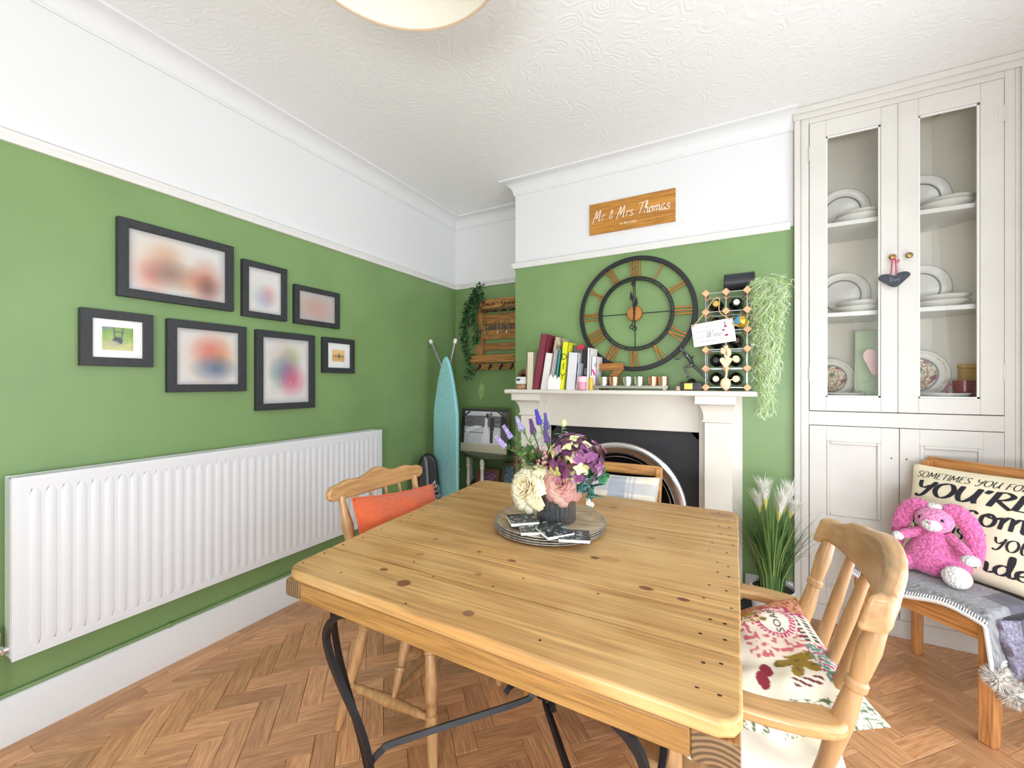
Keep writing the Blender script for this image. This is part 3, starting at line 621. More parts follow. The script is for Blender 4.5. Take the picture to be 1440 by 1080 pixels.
m = MB(); m.prism([(-1.06, ty0+.013), (tx1-.075, ty0-.007), (tx1-.075, ty0+.022), (-1.06, ty0+.042)], az0, az1); build(m, 'front_apron', pine_side, troot, bevel=.003)
build(MB().bb(tx0+.06, tx1-.075, ty1-.034, ty1-.006, az0, az1), 'back_apron', pine_side, troot, bevel=.003)
eg = endgrain()
for q_ in (0, 1):
    fy = ty0+.014 if q_ == 0 else ty0-.008
    pl_ = [(xl(fy)+.004, fy), (-1.0605, fy), (-1.12, ty1-.004), (xl(ty1)+.004, ty1-.004)] if q_ == 0 else [(tx1-.0745, fy), (tx1-.003, fy), (tx1-.003, ty1-.004), (tx1-.0745, ty1-.004)]
    m = MB(); m.prism(pl_, az0-.002, az1); o = build(m, 'side_rail', [pine_y, eg], troot, bevel=.008 if q_ == 0 else .003)
    for p in o.data.polygons:
        if abs(p.normal.y) > .9 and p.center.y < 0: p.material_index = 1
m = MB()
random.seed(3)
for i in range(7):
    for yy in (ys[i]+(ys[i+1]-ys[i])*.28, ys[i]+(ys[i+1]-ys[i])*.72):
        for xx in (tx1-.03, tx1-.065, xl(yy)+.03) if i % 2 else (tx1-.028, tx1-.072, xl(yy)+.035):
            m.lathe([(.0042, 0), (.0, .0001)], 8, T(xx+random.uniform(-.012, .012), yy+random.uniform(-.012, .012), TZ+.0004) @ Matrix.Diagonal((1.0, random.uniform(.5, .9), 1, 1)))
for xx, yy in ((-.96, .80), (-.69, .76), (-.83, .95), (-.55, .93), (-.35, .78), (-.72, 1.3), (-.3, 1.02), (-.5, 1.005), (-.72, .90)): m.lathe([(.0032, 0), (.0, .0001)], 8, T(xx, yy, TZ+.0004))
build(m, 'nail_holes', mat('nail_hole', (48, 34, 24), .9), troot, kind='stuff')
for sx in (-1, 1):
    for sy in (-1, 1):
        def P(x, y, z): return (-.58+sx*x, 1.31+sy*y, z)
        m = MB(); m.tube(smooth([P(.27, .52, .684), P(.325, .52, .668), P(.37, .52, .655), P(.413, .518, .622), P(.434, .515, .577), P(.424, .51, .52), P(.398, .495, .44), P(.355, .465, .31), P(.33, .453, .2), P(.315, .45, .06), P(.32, .46, .006)], 5), .0115, 4, ph=pi/4, up=(0, 0, 1))
        m.tube(smooth([P(.45, .465, .685), P(.463, .468, .60), P(.44, .465, .48), P(.385, .455, .32), P(.35, .447, .2), P(.335, .442, .08), P(.38, .49, .02), P(.41, .52, .01)], 6), .0095, 4, ph=pi/4, up=(0, 0, 1)); build(m, 'iron_leg', iron, troot, sharp=50)
        m = MB(); m.tube(smooth([P(.35, .45, .14), P(.345, .445, .19), P(.325, .415, .222), P(.29, .37, .232), P(.06, .075, .225), P(.025, .03, .235), P(.012, .012, .265), P(.03, .035, .292), P(.07, .085, .288), P(.085, .105, .27)], 7), .011, 4, ph=pi/4, up=(0, 0, 1)); build(m, 'iron_stretcher', iron, troot, sharp=50)
m = MB(); m.bb(-.605, -.555, 1.30, 1.32, .225, .275); m.bb(-.59, -.57, 1.285, 1.335, .225, .275); m.tube([(-.545, 1.285, .25), (-.615, 1.335, .25)], .007, 6); build(m, 'clamp', iron, troot, bevel=.003)

# ---------------------------------------------------------------- spindle chairs
ch1 = wood('chair_beech', (188, 142, 92), (204, 160, 110), 'Z', .38, .12, 2, 16, coat=.2); ch1x = wood('chair_beech_flat', (190, 144, 92), (208, 164, 112), 'Y', .38, .12, 2, 16, coat=.2)
leg_prof = [(0, .014), (.05, .016), (.22, .019), (.30, .021), (.31, .024), (.325, .024), (.335, .02), (.36, .022), (.375, .022), (.385, .017), (.55, .023), (.75, .019), (.80, .017), (.81, .022), (.83, .022), (.84, .017), (.87, .019), (1, .017)]
post_prof = [(0, .019), (.22, .022), (.36, .017), (.37, .021), (.40, .021), (.41, .015), (.55, .017), (.72, .023), (.88, .014), (1, .013)]
str_prof = [(0, .010), (.12, .012), (.16, .017), (.2, .014), (.5, .021), (.8, .014), (.84, .017), (.88, .012), (1, .010)]
def crest(mb, x, zc, half, hgt, bow, th, lean=0, n=28, wav=1):
    vs = []
    for i in range(n+1):
        q = -1+2*i/n; y = q*half; bx = x-bow*(1-q*q)
        top = zc+hgt*(.34+.16*cos(q*pi*1.0)*wav+.10*cos(q*pi*3)*wav*(1 if abs(q) < .8 else .4)); bot = zc-hgt*(.46-.10*q*q)
        e = max(0, (abs(q)-.9)/.1); top = top-(top-zc)*.55*e*e+.12*hgt*max(0, 1-abs(abs(q)-.9)/.12); bot = bot+(zc-bot)*.45*e*e
        for dx, z in ((-th/2, bot), (th/2, bot), (th/2, top), (-th/2, top)): vs.append((bx+dx+lean*(z-zc), y, z))
    fs = [(i*4+j, i*4+(j+1) % 4, i*4+4+(j+1) % 4, i*4+4+j) for i in range(n) for j in range(4)]+[(0, 1, 2, 3), tuple(range(n*4, n*4+4))]
    return mb.add(vs, fs)
def seat_shape(hw, d0, d1):
    pts = [(d1*.75, -hw), (d1, -hw*.75), (d1*1.06, 0), (d1, hw*.75), (d1*.75, hw), (0, hw*.97), (-d0*.8, hw*.86), (-d0, hw*.6), (-d0*1.02, 0), (-d0, -hw*.6), (-d0*.8, -hw*.86), (0, -hw*.97)]
    return [(p.x, p.y) for p in smooth([(x, y, 0) for x, y in pts], 4, True)]
c = thing('spindle_chair', 'pine spindle-back chair holding the orange cushion beside the radiator', 'chair', (-1.095, 1.335, 0))
build(MB().prism(seat_shape(.215, .21, .2), .42, .452), 'seat', ch1x, c, bevel=.01, local=True)
feet = [((-.21, -.262), (-.15, -.16)), ((-.22, .20), (-.15, .16)), ((.215, -.235), (.14, -.16)), ((.206, .222), (.14, .16))]
for (fx, fy), (sx, sy) in feet: build(turned(MB(), (fx, fy, .001), (sx, sy, .425), leg_prof), 'leg', ch1, c, local=True)
def lp(i, z): (fx, fy), (sx, sy) = feet[i]; q = z/.425; return Vector((fx+(sx-fx)*q, fy+(sy-fy)*q, z))
build(turned(MB(), lp(0, .15), lp(2, .15), str_prof), 'stretcher', ch1, c, local=True); build(turned(MB(), lp(1, .15), lp(3, .15), str_prof), 'stretcher', ch1, c, local=True)
build(turned(MB(), (lp(0, .15)+lp(2, .15))/2, (lp(1, .15)+lp(3, .15))/2, str_prof), 'stretcher', ch1, c, local=True)
pq = (lp(0, .165)+lp(2, .165))/2
build(turned(MB(), pq+Vector((.02, .0, -.005)), (.01, -.1, .425), [(0, .008), (.12, .012), (.22, .015), (.3, .016), (.31, .02), (.345, .02), (.36, .014), (.7, .022), (1, .025)]), 'spindle', ch1, c, local=True)
for y in (-.20, .22): build(turned(MB(), (-.175, y*.88, .445), (-.265, y, .845), post_prof), 'back_post', ch1, c, local=True)
for i in range(4): y = (-.118, -.04, .048, .132)[i]; build(turned(MB(), (-.185, y*.9, .445), (-.282, y, .845), [(0, .008), (.4, .0095), (1, .0065)], 10), 'spindle', ch1, c, local=True)
o = build(crest(MB(), -.262, .868, .268, .092, .022, .026), 'crest_rail', ch1x, c, bevel=.007, seg=3, local=True)

oak_f = wood('far_chair_oak', (186, 128, 66), (210, 154, 88), 'X', .42, .22, 3, 30); oak_z = wood('far_chair_oak_leg', (186, 128, 66), (210, 154, 88), 'Z', .42, .22, 3, 30)
c = thing('dining_chair', 'oak dining chair behind the table in front of the fireplace', 'chair', (-.545, 1.79, 0), 0)
build(MB().bb(-.76, -.33, 1.56, 1.99, .43, .46), 'seat', oak_f, c, bevel=.01)
for x in (-.745, -.345): build(MB().bb(x-.02, x+.02, 1.54, 1.58, .001, .43), 'leg', oak_z, c, bevel=.004)
for x in (-.765, -.325): m = MB(); m.prism([(1.96, 0.001), (2.0, .001), (2.0, .45), (2.17, .872), (2.135, .872), (1.96, .45)], x-.014, x+.014, Matrix(((0, 0, 1, 0), (1, 0, 0, 0), (0, 1, 0, 0), (0, 0, 0, 1)))); build(m, 'back_post', oak_z, c, bevel=.004)
for z0, z1 in ((.83, .878), (.62, .665)): m = MB(); y = 1.98+.17*((z0+z1)/2-.45)/.42; m.bb(-.752, -.338 if z0 < .7 else -.325, y-.002, y+.022, z0, z1); build(m, 'back_rail', oak_f, c, bevel=.004)
for x in (-.745, -.345): build(MB().bb(x-.01, x+.01, 1.58, 1.96, .36, .43), 'side_rail', oak_z, c, bevel=.003)
build(MB().bb(-.725, -.365, 1.55, 1.572, .36, .43), 'front_rail', oak_f, c, bevel=.003)

# captain's armchair at the right end of the table (its local +x is the way it faces)
arm = wood('armchair_beech', (180, 138, 94), (200, 160, 114), 'Z', .36, .12, 1.6, 14, coat=.25); armx = wood('armchair_beech_flat', (184, 142, 96), (206, 166, 120), 'Y', .36, .12, 2, 14, coat=.25); armr = wood('armchair_beech_arm', (198, 152, 98), (216, 172, 116), 'X', .36, .12, 2, 20, coat=.25)
c = thing('armchair', 'light wooden captain style armchair with floral cushion at the right of the table', 'chair', (.0, 1.21, 0), 180)
build(MB().prism(seat_shape(.24, .215, .23), .40, .44), 'seat', armx, c, bevel=.012, local=True)
big = [(0, .022), (.08, .031), (.13, .033), (.165, .029), (.175, .037), (.2, .037), (.21, .027), (.30, .026), (.40, .030), (.50, .034), (.58, .030), (.64, .026), (.65, .033), (.675, .033), (.685, .025), (.72, .028), (.82, .033), (.9, .028), (1, .021)]
for y in (-.226, .226):
    build(turned(MB(), (-.118, y*.97, .43), (-.24, y*1.0, .885), [(t_, r*.57) for t_, r in big], 20), 'back_post', arm, c, local=True)
for y in (-.14, -.045, .045, .14): build(turned(MB(), (-.15, y*.95, .43), (-.245-.038*(1-(y/.24)**2), y, .87), [(0, .011), (.3, .015), (.7, .014), (1, .010)], 12), 'spindle', arm, c, local=True)
m = MB(); vs = []; n_ = 32
for i in range(n_+1):
    q = -1+2*i/n_; y = q*.245; bx = -.222-.062*(1-q*q)**.9; e = max(0, (abs(q)-.86)/.14)
    top = .905+.043*(.5+.5*cos(q*pi))+.012*max(0, 1-abs(abs(q)-.62)/.25)-.004*e; bot = .850+.008*q*q-.006*(1-abs(q))
    top += .012*e; bot -= .022*e
    sl_ = Vector((.21*q*1.0, -1, 0)).normalized(); th = .021+.006*e
    for sgn, z, f in ((-1, bot, 1), (1, bot, 1), (1, top, .8), (-1, top, .8)): vs.append((bx+sgn*th*f-.25*(z-.87), y, z))
m.add(vs, [(i*4+j, i*4+(j+1) % 4, i*4+4+(j+1) % 4, i*4+4+j) for i in range(n_) for j in range(4)]+[(0, 1, 2, 3), tuple(range(n_*4, n_*4+4))]); build(m, 'crest_rail', armx, c, bevel=.012, seg=4, local=True)
for s in (-1, 1):
    P_ = [(-.185, .232), (-.16, .268), (-.06, .288), (.06, .282), (.17, .262), (.20, .24), (.17, .215), (.05, .225), (-.06, .23), (-.15, .205)]
    pts = [(p.x, s*p.y) for p in smooth([(x, y, 0) for x, y in P_], 4, True)]
    build(MB().prism(pts, .638, .664), 'armrest', armr, c, bevel=.008, seg=3, local=True)
    build(turned(MB(), (.12, s*.215, .43), (.14, s*.24, .64), post_prof), 'arm_support', arm, c, local=True)
    for fx, sx in ((-.22, -.15), (.2, .15)): build(turned(MB(), (fx, s*.225, .001), (sx, s*.17, .405), [(t_, r*1.2) for t_, r in leg_prof]), 'leg', arm, c, local=True)
    build(turned(MB(), (-.195, s*.205, .15), (.18, s*.205, .15), str_prof), 'stretcher', arm, c, local=True)
build(turned(MB(), (0, -.2, .15), (0, .2, .15), str_prof), 'stretcher', arm, c, local=True)

# dining chair with the black seat pad, set at an angle against the cupboard (local +x is the way it faces)
ok = wood('side_chair_oak', (204, 134, 76), (226, 164, 104), 'Z', .4, .2, 3, 34); okx = wood('side_chair_oak_rail', (198, 132, 70), (222, 160, 98), 'Y', .4, .22, 3, 34)
bench = c = thing('side_chair', 'wooden dining chair with black padded seat standing against the cupboard doors', 'chair', (.79, 2.40, 0), -136)
hw, fd, bd = .232, .205, .205
for x, y in ((fd-.022, -hw+.022), (fd-.022, hw-.022)): build(MB().bb(x-.022, x+.022, y-.022, y+.022, .001, .432), 'leg', ok, c, bevel=.003, local=True)
for y in (-hw+.02, hw-.02):
    m = MB(); m.prism([(-bd+.045, .001), (-bd+.01, .001), (-bd+.01, .45), (-bd-.055, .915), (-bd-.025, .915), (-bd+.045, .45)], y-.016, y+.016, Matrix(((1, 0, 0, 0), (0, 0, 1, 0), (0, 1, 0, 0), (0, 0, 0, 1)))); build(m, 'leg', ok, c, bevel=.003, local=True)
build(MB().bb(fd-.03, fd-.008, -hw+.044, hw-.044, .36, .43), 'front_rail', okx, c, bevel=.002, local=True)
for y in (-hw+.012, hw-.032): build(MB().bb(-bd+.04, fd-.044, y, y+.02, .36, .43), 'side_rail', ok, c, bevel=.002, local=True)
m = MB(); m.prism(seat_shape(.24, .205, .2), .432, .46); build(m, 'seat_pad', mat('black_vinyl', (40, 42, 48), .38, bump=.2, bscale=400), c, bevel=.011, seg=3, local=True)
for z0, z1 in ((.80, .93), (.62, .68)): x = -bd-.012-.065*((z0+z1)/2-.45)/.46; m = MB(); m.prism([(x-.012, z0), (x+.008, z0), (x-.006, z1), (x-.024, z1)], -hw, hw, Matrix(((1, 0, 0, 0), (0, 0, 1, 0), (0, 1, 0, 0), (0, 0, 0, 1)))); build(m, 'back_rail', okx, c, bevel=.004, local=True)
# ---------------------------------------------------------------- wall clock
cop = mat('copper_bronze', (196, 134, 74), .38, .85); blk = mat('clock_black', (27, 28, 31), .42)
CX, CY, CZ = -.575, 2.795, 1.74
t = thing('wall_clock', 'large skeleton wall clock with black rings and copper Roman numerals', 'clock', (CX, CY, 1.36))
def ringm(r, hw, n=72, y0=-.008, y1=.008):
    m = MB(); vs = []
    for i in range(n):
        a = 2*pi*i/n
        for rr_, y in ((r-hw, y0), (r+hw, y0), (r+hw, y1), (r-hw, y1)): vs.append((CX+rr_*cos(a), CY+y, CZ+rr_*sin(a)))
    return m.add(vs, [(i*4+j, i*4+(j+1) % 4, ((i+1) % n)*4+(j+1) % 4, ((i+1) % n)*4+j) for i in range(n) for j in range(4)])
build(ringm(.362, .0145), 'outer_ring', blk, t, bevel=.003)
build(ringm(.238, .005), 'inner_ring', blk, t); build(ringm(.222, .005), 'inner_ring', blk, t)
m = MB()
for i in range(24): a = 2*pi*i/24; m.tube([(CX+.222*cos(a), CY, CZ+.222*sin(a)), (CX+.238*cos(a), CY, CZ+.238*sin(a))], .004, 6)
build(m, 'ring_link', blk, t)
nums = {12: 'XII', 1: 'I', 2: 'II', 3: 'III', 4: 'IV', 5: 'V', 6: 'VI', 7: 'VII', 8: 'VIII', 9: 'IX', 10: 'X', 11: 'XI'}
for h, s in nums.items():
    a = pi/2-h*pi/6; er = Vector((cos(a), 0, sin(a))); et = Vector((sin(a), 0, -cos(a))); m = MB(); x = 0; bars = []
    for chh in s:
        if chh == 'I': bars.append((x, x)); x += .021
        elif chh == 'V': bars += [(x-.006, x+.011), (x+.03, x+.013)]; x += .037
        else: bars += [(x-.004, x+.026), (x+.026, x-.004)]; x += .037
    off = (min(min(b) for b in bars)+max(max(b) for b in bars))/2
    for p, q in bars:
        A = Vector((CX, CY, CZ))+er*.35+et*(p-off); B = Vector((CX, CY, CZ))+er*.240+et*(q-off); m.tube([A, B], .0054, 6)
    build(m, 'numeral', cop, t)
m = MB(); 
for a in (0, pi, -pi/2, pi/2): m.tube([(CX+.05*cos(a), CY, CZ+.05*sin(a)), (CX+.22*cos(a), CY, CZ+.22*sin(a))], .0032, 6)
build(m, 'cross_arm', blk, t)
m = MB(); m.lathe([(.047, 0), (.05, .004), (.05, .018), (.046, .024), (0, .025)], 32, T(CX, CY+.004, CZ) @ RX(90)); build(m, 'hub', cop, t)
def hand(ang, L, tail):
    a = pi/2-R(ang); d = Vector((cos(a), 0, sin(a))); e = Vector((sin(a), 0, -cos(a))); o = Vector((CX, CY-.028, CZ)); m = MB()
    m.tube([o-d*tail, o+d*L], .0026, 6)
    hd = [o+d*(L-.055), o+d*(L-.03)+e*.013, o+d*(L+.02), o+d*(L-.03)-e*.013]; m.add([p+Vector((0, q, 0)) for q in (-.001, .001) for p in hd], [(0, 1, 2, 3), (7, 6, 5, 4)]+[(i, (i+1) % 4, 4+(i+1) % 4, 4+i) for i in range(4)])
    if tail > .07: m.tube([o-d*(tail-.0)+Vector((.012*cos(b), 0, .012*sin(b))) for b in [i*pi/6 for i in range(12)]], .003, 6, closed=True)
    return build(m, 'clock_hand', blk, t)
hand(-9, .13, .02); hand(10, .09, .09); hand(-2, .22, .10)
m = MB(); m.ell((CX, CY-.03, CZ), (.008, .006, .008), 10, 6); build(m, 'hub_cap', blk, t)

# ---------------------------------------------------------------- wooden name board
t = thing('name_board', 'honey brown wooden plank sign with white script lettering above the clock', 'sign', (-.607, 2.81, 2.306))
build(MB().bb(-.886, -.329, 2.806, 2.8195, 2.3065, 2.5155), 'board', wood('sign_oak', (184, 122, 42), (212, 150, 64), 'X', .45, .2, 3, 26), t, bevel=.002)
ink = mat('white_lettering', (246, 240, 228), .6); m = MB(); f = lambda ox, oz: (lambda x, y: (ox+x, 2.8052, oz+y))
pen(m, 'Mr & Mrs Thomas', f(-.862, 2.392), .075, w=.075, thin=.5, slant=.22, width=.50); build(m, 'lettering', ink, t)
m = MB(); type_text(m, 'est 08.12.2023', .02, T(-.68, 2.8052, 2.345) @ RX(90), width=.11); build(m, 'date_lettering', ink, t)

# ---------------------------------------------------------------- alcove: rack of wine glasses
rk = wood('rack_pallet_wood', (166, 112, 56), (204, 150, 84), 'X', .55, .3, 3, 30, rnd=.25); rkz = wood('rack_pallet_upright', (170, 118, 60), (204, 152, 88), 'Z', .55, .3, 3, 30)
t = thing('glass_rack', 'rustic pallet wood wall rack with a lettered top plank and hanging wine glasses', 'rack', (-1.79, 3.17, 1.36)); X0, X1 = -2.055, -1.53
for x in (X0, X1-.08): build(MB().bb(x, x+.085, 3.155, 3.1975, 1.40, 1.965), 'upright', rkz, t, bevel=.003)
build(MB().bb(X0+.07, X1+.03, 3.075, 3.092, 1.925, 2.005), 'lettered_plank', rk, t, bevel=.003)
build(MB().bb(X0+.07, X1+.02, 3.093, 3.154, 1.955, 1.972), 'top_board', rk, t, bevel=.003)
m = MB()
for x in (-1.93, -1.845, -1.755, -1.665, -1.585): m.bb(x-.028, x+.028, 3.085, 3.153, 1.905, 1.918)
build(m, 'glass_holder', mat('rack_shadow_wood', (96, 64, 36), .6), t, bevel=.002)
for z0, z1 in ((1.80, 1.893), (1.672, 1.795), (1.575, 1.635)): build(MB().bb(X0+.086, X1-.081, 3.17, 3.19, z0, z1), 'plank', rk, t, bevel=.003)
build(MB().bb(X0-.005, X1+.005, 3.085, 3.1, 1.465, 1.53), 'shelf_front', rk, t, bevel=.003); build(MB().bb(X0, X1, 3.1, 3.154, 1.465, 1.478), 'shelf_base', rk, t, bevel=.002)
build(MB().bb(X0+.01, X1, 3.14, 3.154, 1.405, 1.455), 'hook_rail', rk, t, bevel=.003)
for x in (-1.985, -1.875, -1.765, -1.66): m = MB(); m.tube(smooth([(x, 3.139, 1.445), (x, 3.12, 1.44), (x, 3.115, 1.415), (x, 3.10, 1.405), (x, 3.095, 1.425)], 5), .006, 8); m.ell((x, 3.138, 1.435), (.012, .004, .018), 8, 6); build(m, 'hook', blk, t)
m = MB(); f = lambda x, y: (-1.955+x, 3.0745, 1.945+y); pen(m, 'Joio', f, .044, w=.13, thin=.5, slant=.15, width=.15); pen(m, 'Gwin', lambda x, y: (-1.75+x, 3.0745, 1.945+y), .044, w=.13, thin=.5, slant=.15, width=.17); m.lathe([(.005, 0), (0, .0003)], 8, T(-1.775, 3.0744, 1.967) @ RX(90)); build(m, 'lettering', mat('burnt_lettering', (38, 28, 22), .8), t)
m = MB(); random.seed(5); x = -1.945
while x < -1.64: w = random.choice((.006, .01, .014)); m.bb(x, x+w, 3.168, 3.1695, 1.752, 1.79); x += w+.006
build(m, 'stencilled_band', mat('grey_green_stencil', (62, 66, 60), .8), t)
gl = pane_mat('wine_glass', tint=(250, 251, 250), gloss=.05)
for i, x in enumerate((-1.93, -1.80, -1.71)):
    g = thing('wine_glass', ('leftmost wine glass', 'middle wine glass', 'right wine glass')[i]+' hanging upside down in the alcove rack', 'glass', (x, 3.118, 1.72), group='wine glasses hanging in the rack')
    m = MB(); m.lathe([(.03, 1.921), (.03, 1.919), (.005, 1.913)], 18, T(x, 3.118, 0), caps=False); build(m, 'foot', gl, g)
    m = MB(); m.lathe([(.0035, 1.915), (.0035, 1.84), (.006, 1.832)], 10, T(x, 3.118, 0), caps=False); build(m, 'stem', gl, g)
    m = MB(); m.lathe([(.006, 1.832), (.026, 1.81), (.034, 1.78), (.033, 1.75), (.027, 1.71)], 20, T(x, 3.118, 0), caps=False); build(m, 'bowl', gl, g)
def leaf(mb, p, d, L, w, up=(0, 0, 1), curl=.25, n=4):
    d = Vector(d).normalized(); s = d.cross(Vector(up)); s = s.normalized() if s.length > 1e-3 else d.orthogonal().normalized(); u = s.cross(d); p = Vector(p); vs = []
    for i in range(n+1):
        q = i/n; ww = w*sin(pi*min(1, .06+.94*q)**.8)*.5; c = p+d*L*q-u*L*curl*q*q
        vs += [c-s*ww+u*ww*.25, c, c+s*ww+u*ww*.25]
    mb.add(vs, [(i*3+j, i*3+j+1, i*3+j+4, i*3+j+3) for i in range(n) for j in range(2)])
ivg = mat('ivy_leaf', (58, 96, 58), .5, var=.3, vscale=30); t = thing('ivy_garland', 'trailing green ivy garland hung over the left side of the alcove rack', 'plant', (-2.06, 3.1, 1.36))
m = MB(); m2 = MB(); random.seed(11)
vines = [[(-1.90, 3.05, 2.01), (-1.99, 3.05, 2.045), (-2.06, 3.08, 1.95), (-2.12, 3.09, 1.80), (-2.10, 3.1, 1.6), (-2.06, 3.12, 1.38)], [(-1.93, 3.04, 2.03), (-2.03, 3.05, 1.99), (-2.09, 3.08, 1.86), (-2.14, 3.11, 1.72), (-2.08, 3.1, 1.52), (-2.09, 3.11, 1.33)], [(-1.95, 3.06, 2.0), (-2.0, 3.07, 1.92), (-2.0, 3.07, 1.82), (-1.97, 3.07, 1.72), (-1.985, 3.07, 1.64)], [(-1.96, 3.05, 2.0), (-1.97, 3.05, 2.07), (-1.94, 3.06, 2.11)]]
for v in vines:
    p = smooth(v, 8); m.tube(p, .002, 5)
    for i, q in enumerate(p):
        for _ in range(5): d = (random.uniform(-1, 1), random.uniform(-1, .1), random.uniform(-1, .6)); leaf(m2, q+Vector((random.uniform(-.03, .03), random.uniform(-.02, .01), random.uniform(-.025, .025))), d, random.uniform(.028, .05), random.uniform(.018, .032))
build(m, 'vine', mat('vine_stem', (92, 110, 60), .7), t); build(m2, 'leaves', ivg, t, kind='stuff')
m = MB(); P = [(-2.01, 1.29), (-1.985, 1.275), (-1.972, 1.22), (-1.985, 1.16), (-2.012, 1.131), (-2.034, 1.17), (-2.038, 1.22), (-2.03, 1.26)]
t = thing('leaf_ornament', 'pale green leaf ornament hanging on the dark alcove wall below the rack', 'ornament', (-2.005, 3.19, 1.13))
build(m.prism(P, 3.188, 3.194, Matrix(((1, 0, 0, 0), (0, 0, 1, 0), (0, 1, 0, 0), (0, 0, 0, 1)))), 'leaf', mat('pale_leaf', (150, 176, 108), .6, var=.15), t, bevel=.002)
m = MB(); m.tube([(-2.005, 3.187, 1.28), (-2.0, 3.19, 1.33)], .0015, 5); m.tube([(-2.008, 3.187, 1.28), (-2.012, 3.187, 1.14)], .002, 5); build(m, 'cord', mat('pale_vein', (188, 206, 150), .7), t)

# ---------------------------------------------------------------- half-moon table, canvas photo and small frames
mt = mat('dark_green_paint', (74, 86, 62), .4); ow = mat('off_white_paint', (226, 224, 214), .45)
MX, MY, MR = -1.81, 3.18, .325
t = thing('half_moon_table', 'half-moon side table with dark green top and white turned legs', 'table', (MX, 3.03, 0))
def half(r, z0, z1, name, mm, b): build(MB().prism([(MX+r*cos(-a*pi/24), MY+r*sin(-a*pi/24)) for a in range(25)], z0, z1), name, mm, t, bevel=b)
half(MR, .672, .70, 'table_top', mt, .008); half(MR-.03, .40, .42, 'lower_shelf', mat('shelf_brown', (98, 74, 56), .5), .004)
lg = [(0, .013), (.06, .018), (.1, .012), (.3, .016), (.55, .013), (.6, .02), (.63, .013), (.66, .02), (.72, .014), (.86, .014), (.88, .021), (.9, .014), (.93, .021), (1, .014)]
for x, y in ((MX-.005, MY-.285), (MX-.26, MY-.06), (MX+.26, MY-.06), (MX-.19, MY-.21)): build(turned(MB(), (x, y, .001), (x, y, .672), lg, 12), 'leg', ow, t)
def wedding(u, v):
    if v < .2: return (206, 198, 172)
    v = (v-.2)/.8; g = 150+60*v+22*ns(u*5, v*9)
    if .48 < v < .8: g = 90+40*ns(u*7, v*30, 2)+20
    if v > .86: g = 215
    if .36 < v < .48: g = 205
    if v < .36: g = 214+16*ns(u*10, v*4)
    if .30 < v < .325 and u < .5: g = 120
    g = g*(1-.75*blob(u, v, .03, .5, .045, 9, .3)); g = g*(1-.55*blob(u, v, .95, .5, .09, 9, .3))
    if v > .93: g = 62
    if u < .2 and abs((v-.78)-(u-.05)*1.0) < .03: g = 50
    if u > .78 and abs((v-.82)-(.9-u)*1.0) < .03: g = 70
    if .02 < v < .76 and abs(u-.55) < .03+.12*max(0, .55-v): g = 232
    if .28 < v < .5 and .12 < u < .56 and abs(v-(.34+.28*(u-.12)/.44)) < .06: g = 236
    g = g+(60-g)*blob(u, v, .57, .80, .035, .07, .4)
    if .03 < v < .76 and abs(u-.675) < .045-.012*(v < .4): g = 66
    g = g+(120-g)*blob(u, v, .645, .84, .035, .06, .4)
    return (g, g, g*1.03)
t = thing('canvas_photo', 'black and white canvas photo of a bride and groom on the half-moon table', 'picture', (-1.87, 3.03, .70))
m = MB(); W0, W1 = -2.10, -1.645; tl = .03
def cf(d): return lambda u, v: (W0+(W1-W0)*u, 2.995+d+tl*v, .7015+.365*v)
m.grid(cf(0), 110, 90, col=wedding); build(m, 'print', vcol('canvas_print', .75), t)
m = MB(); vs = [cf(d)(u, v) for d in (.001, .03) for u, v in ((0, 0), (1, 0), (1, 1), (0, 1))]; m.add(vs, [(0, 1, 2, 3), (7, 6, 5, 4)]+[(i, (i+1) % 4, 4+(i+1) % 4, 4+i) for i in range(4)]); build(m, 'canvas_block', mat('canvas_edge', (150, 146, 120), .8), t)
def small_frame(label, x0, x1, z0, z1, y, fc, fn):
    t = thing('photo_frame', label, 'picture frame', ((x0+x1)/2, y, z0)); b = .025; m = MB(); tl = .04
    def q(x, z, d): return (x, y+d+tl*(z-z0)/(z1-z0), z)
    O = [(x0, z0), (x1, z0), (x1, z1), (x0, z1)]; I = [(x0+b, z0+b), (x1-b, z0+b), (x1-b, z1-b), (x0+b, z1-b)]
    vs = [q(*p, .015) for p in O]+[q(*p, 0) for p in O]+[q(*p, 0) for p in I]+[q(*p, .008) for p in I]; m.add(vs, [(a+i, a+(i+1) % 4, a+4+(i+1) % 4, a+4+i) for a in (0, 4, 8) for i in range(4)]+[(0, 1, 2, 3)]); build(m, 'frame', fc, t)
    m = MB(); m.grid(lambda u, v: q(x0+b+(x1-x0-2*b)*u, z0+b+(z1-z0-2*b)*v, .007), 24, 24, col=fn); build(m, 'print', pic, t)
small_frame('brown wooden landscape photo frame with purple picture on the lower shelf', -1.95, -1.735, .4205, .56, 3.0, mat('brown_frame', (120, 82, 54), .5), lambda u, v: mixc((70, 60, 96), (176, 110, 140), .5+ns(u*6, v*6)))
small_frame('grey-brown portrait photo frame with blue picture beside the chimney breast', -1.745, -1.615, .4205, .61, 3.08, mat('taupe_frame', (112, 98, 84), .5), lambda u, v: mixc((70, 92, 110), (150, 176, 184), .5+ns(u*6, v*6, 3)))

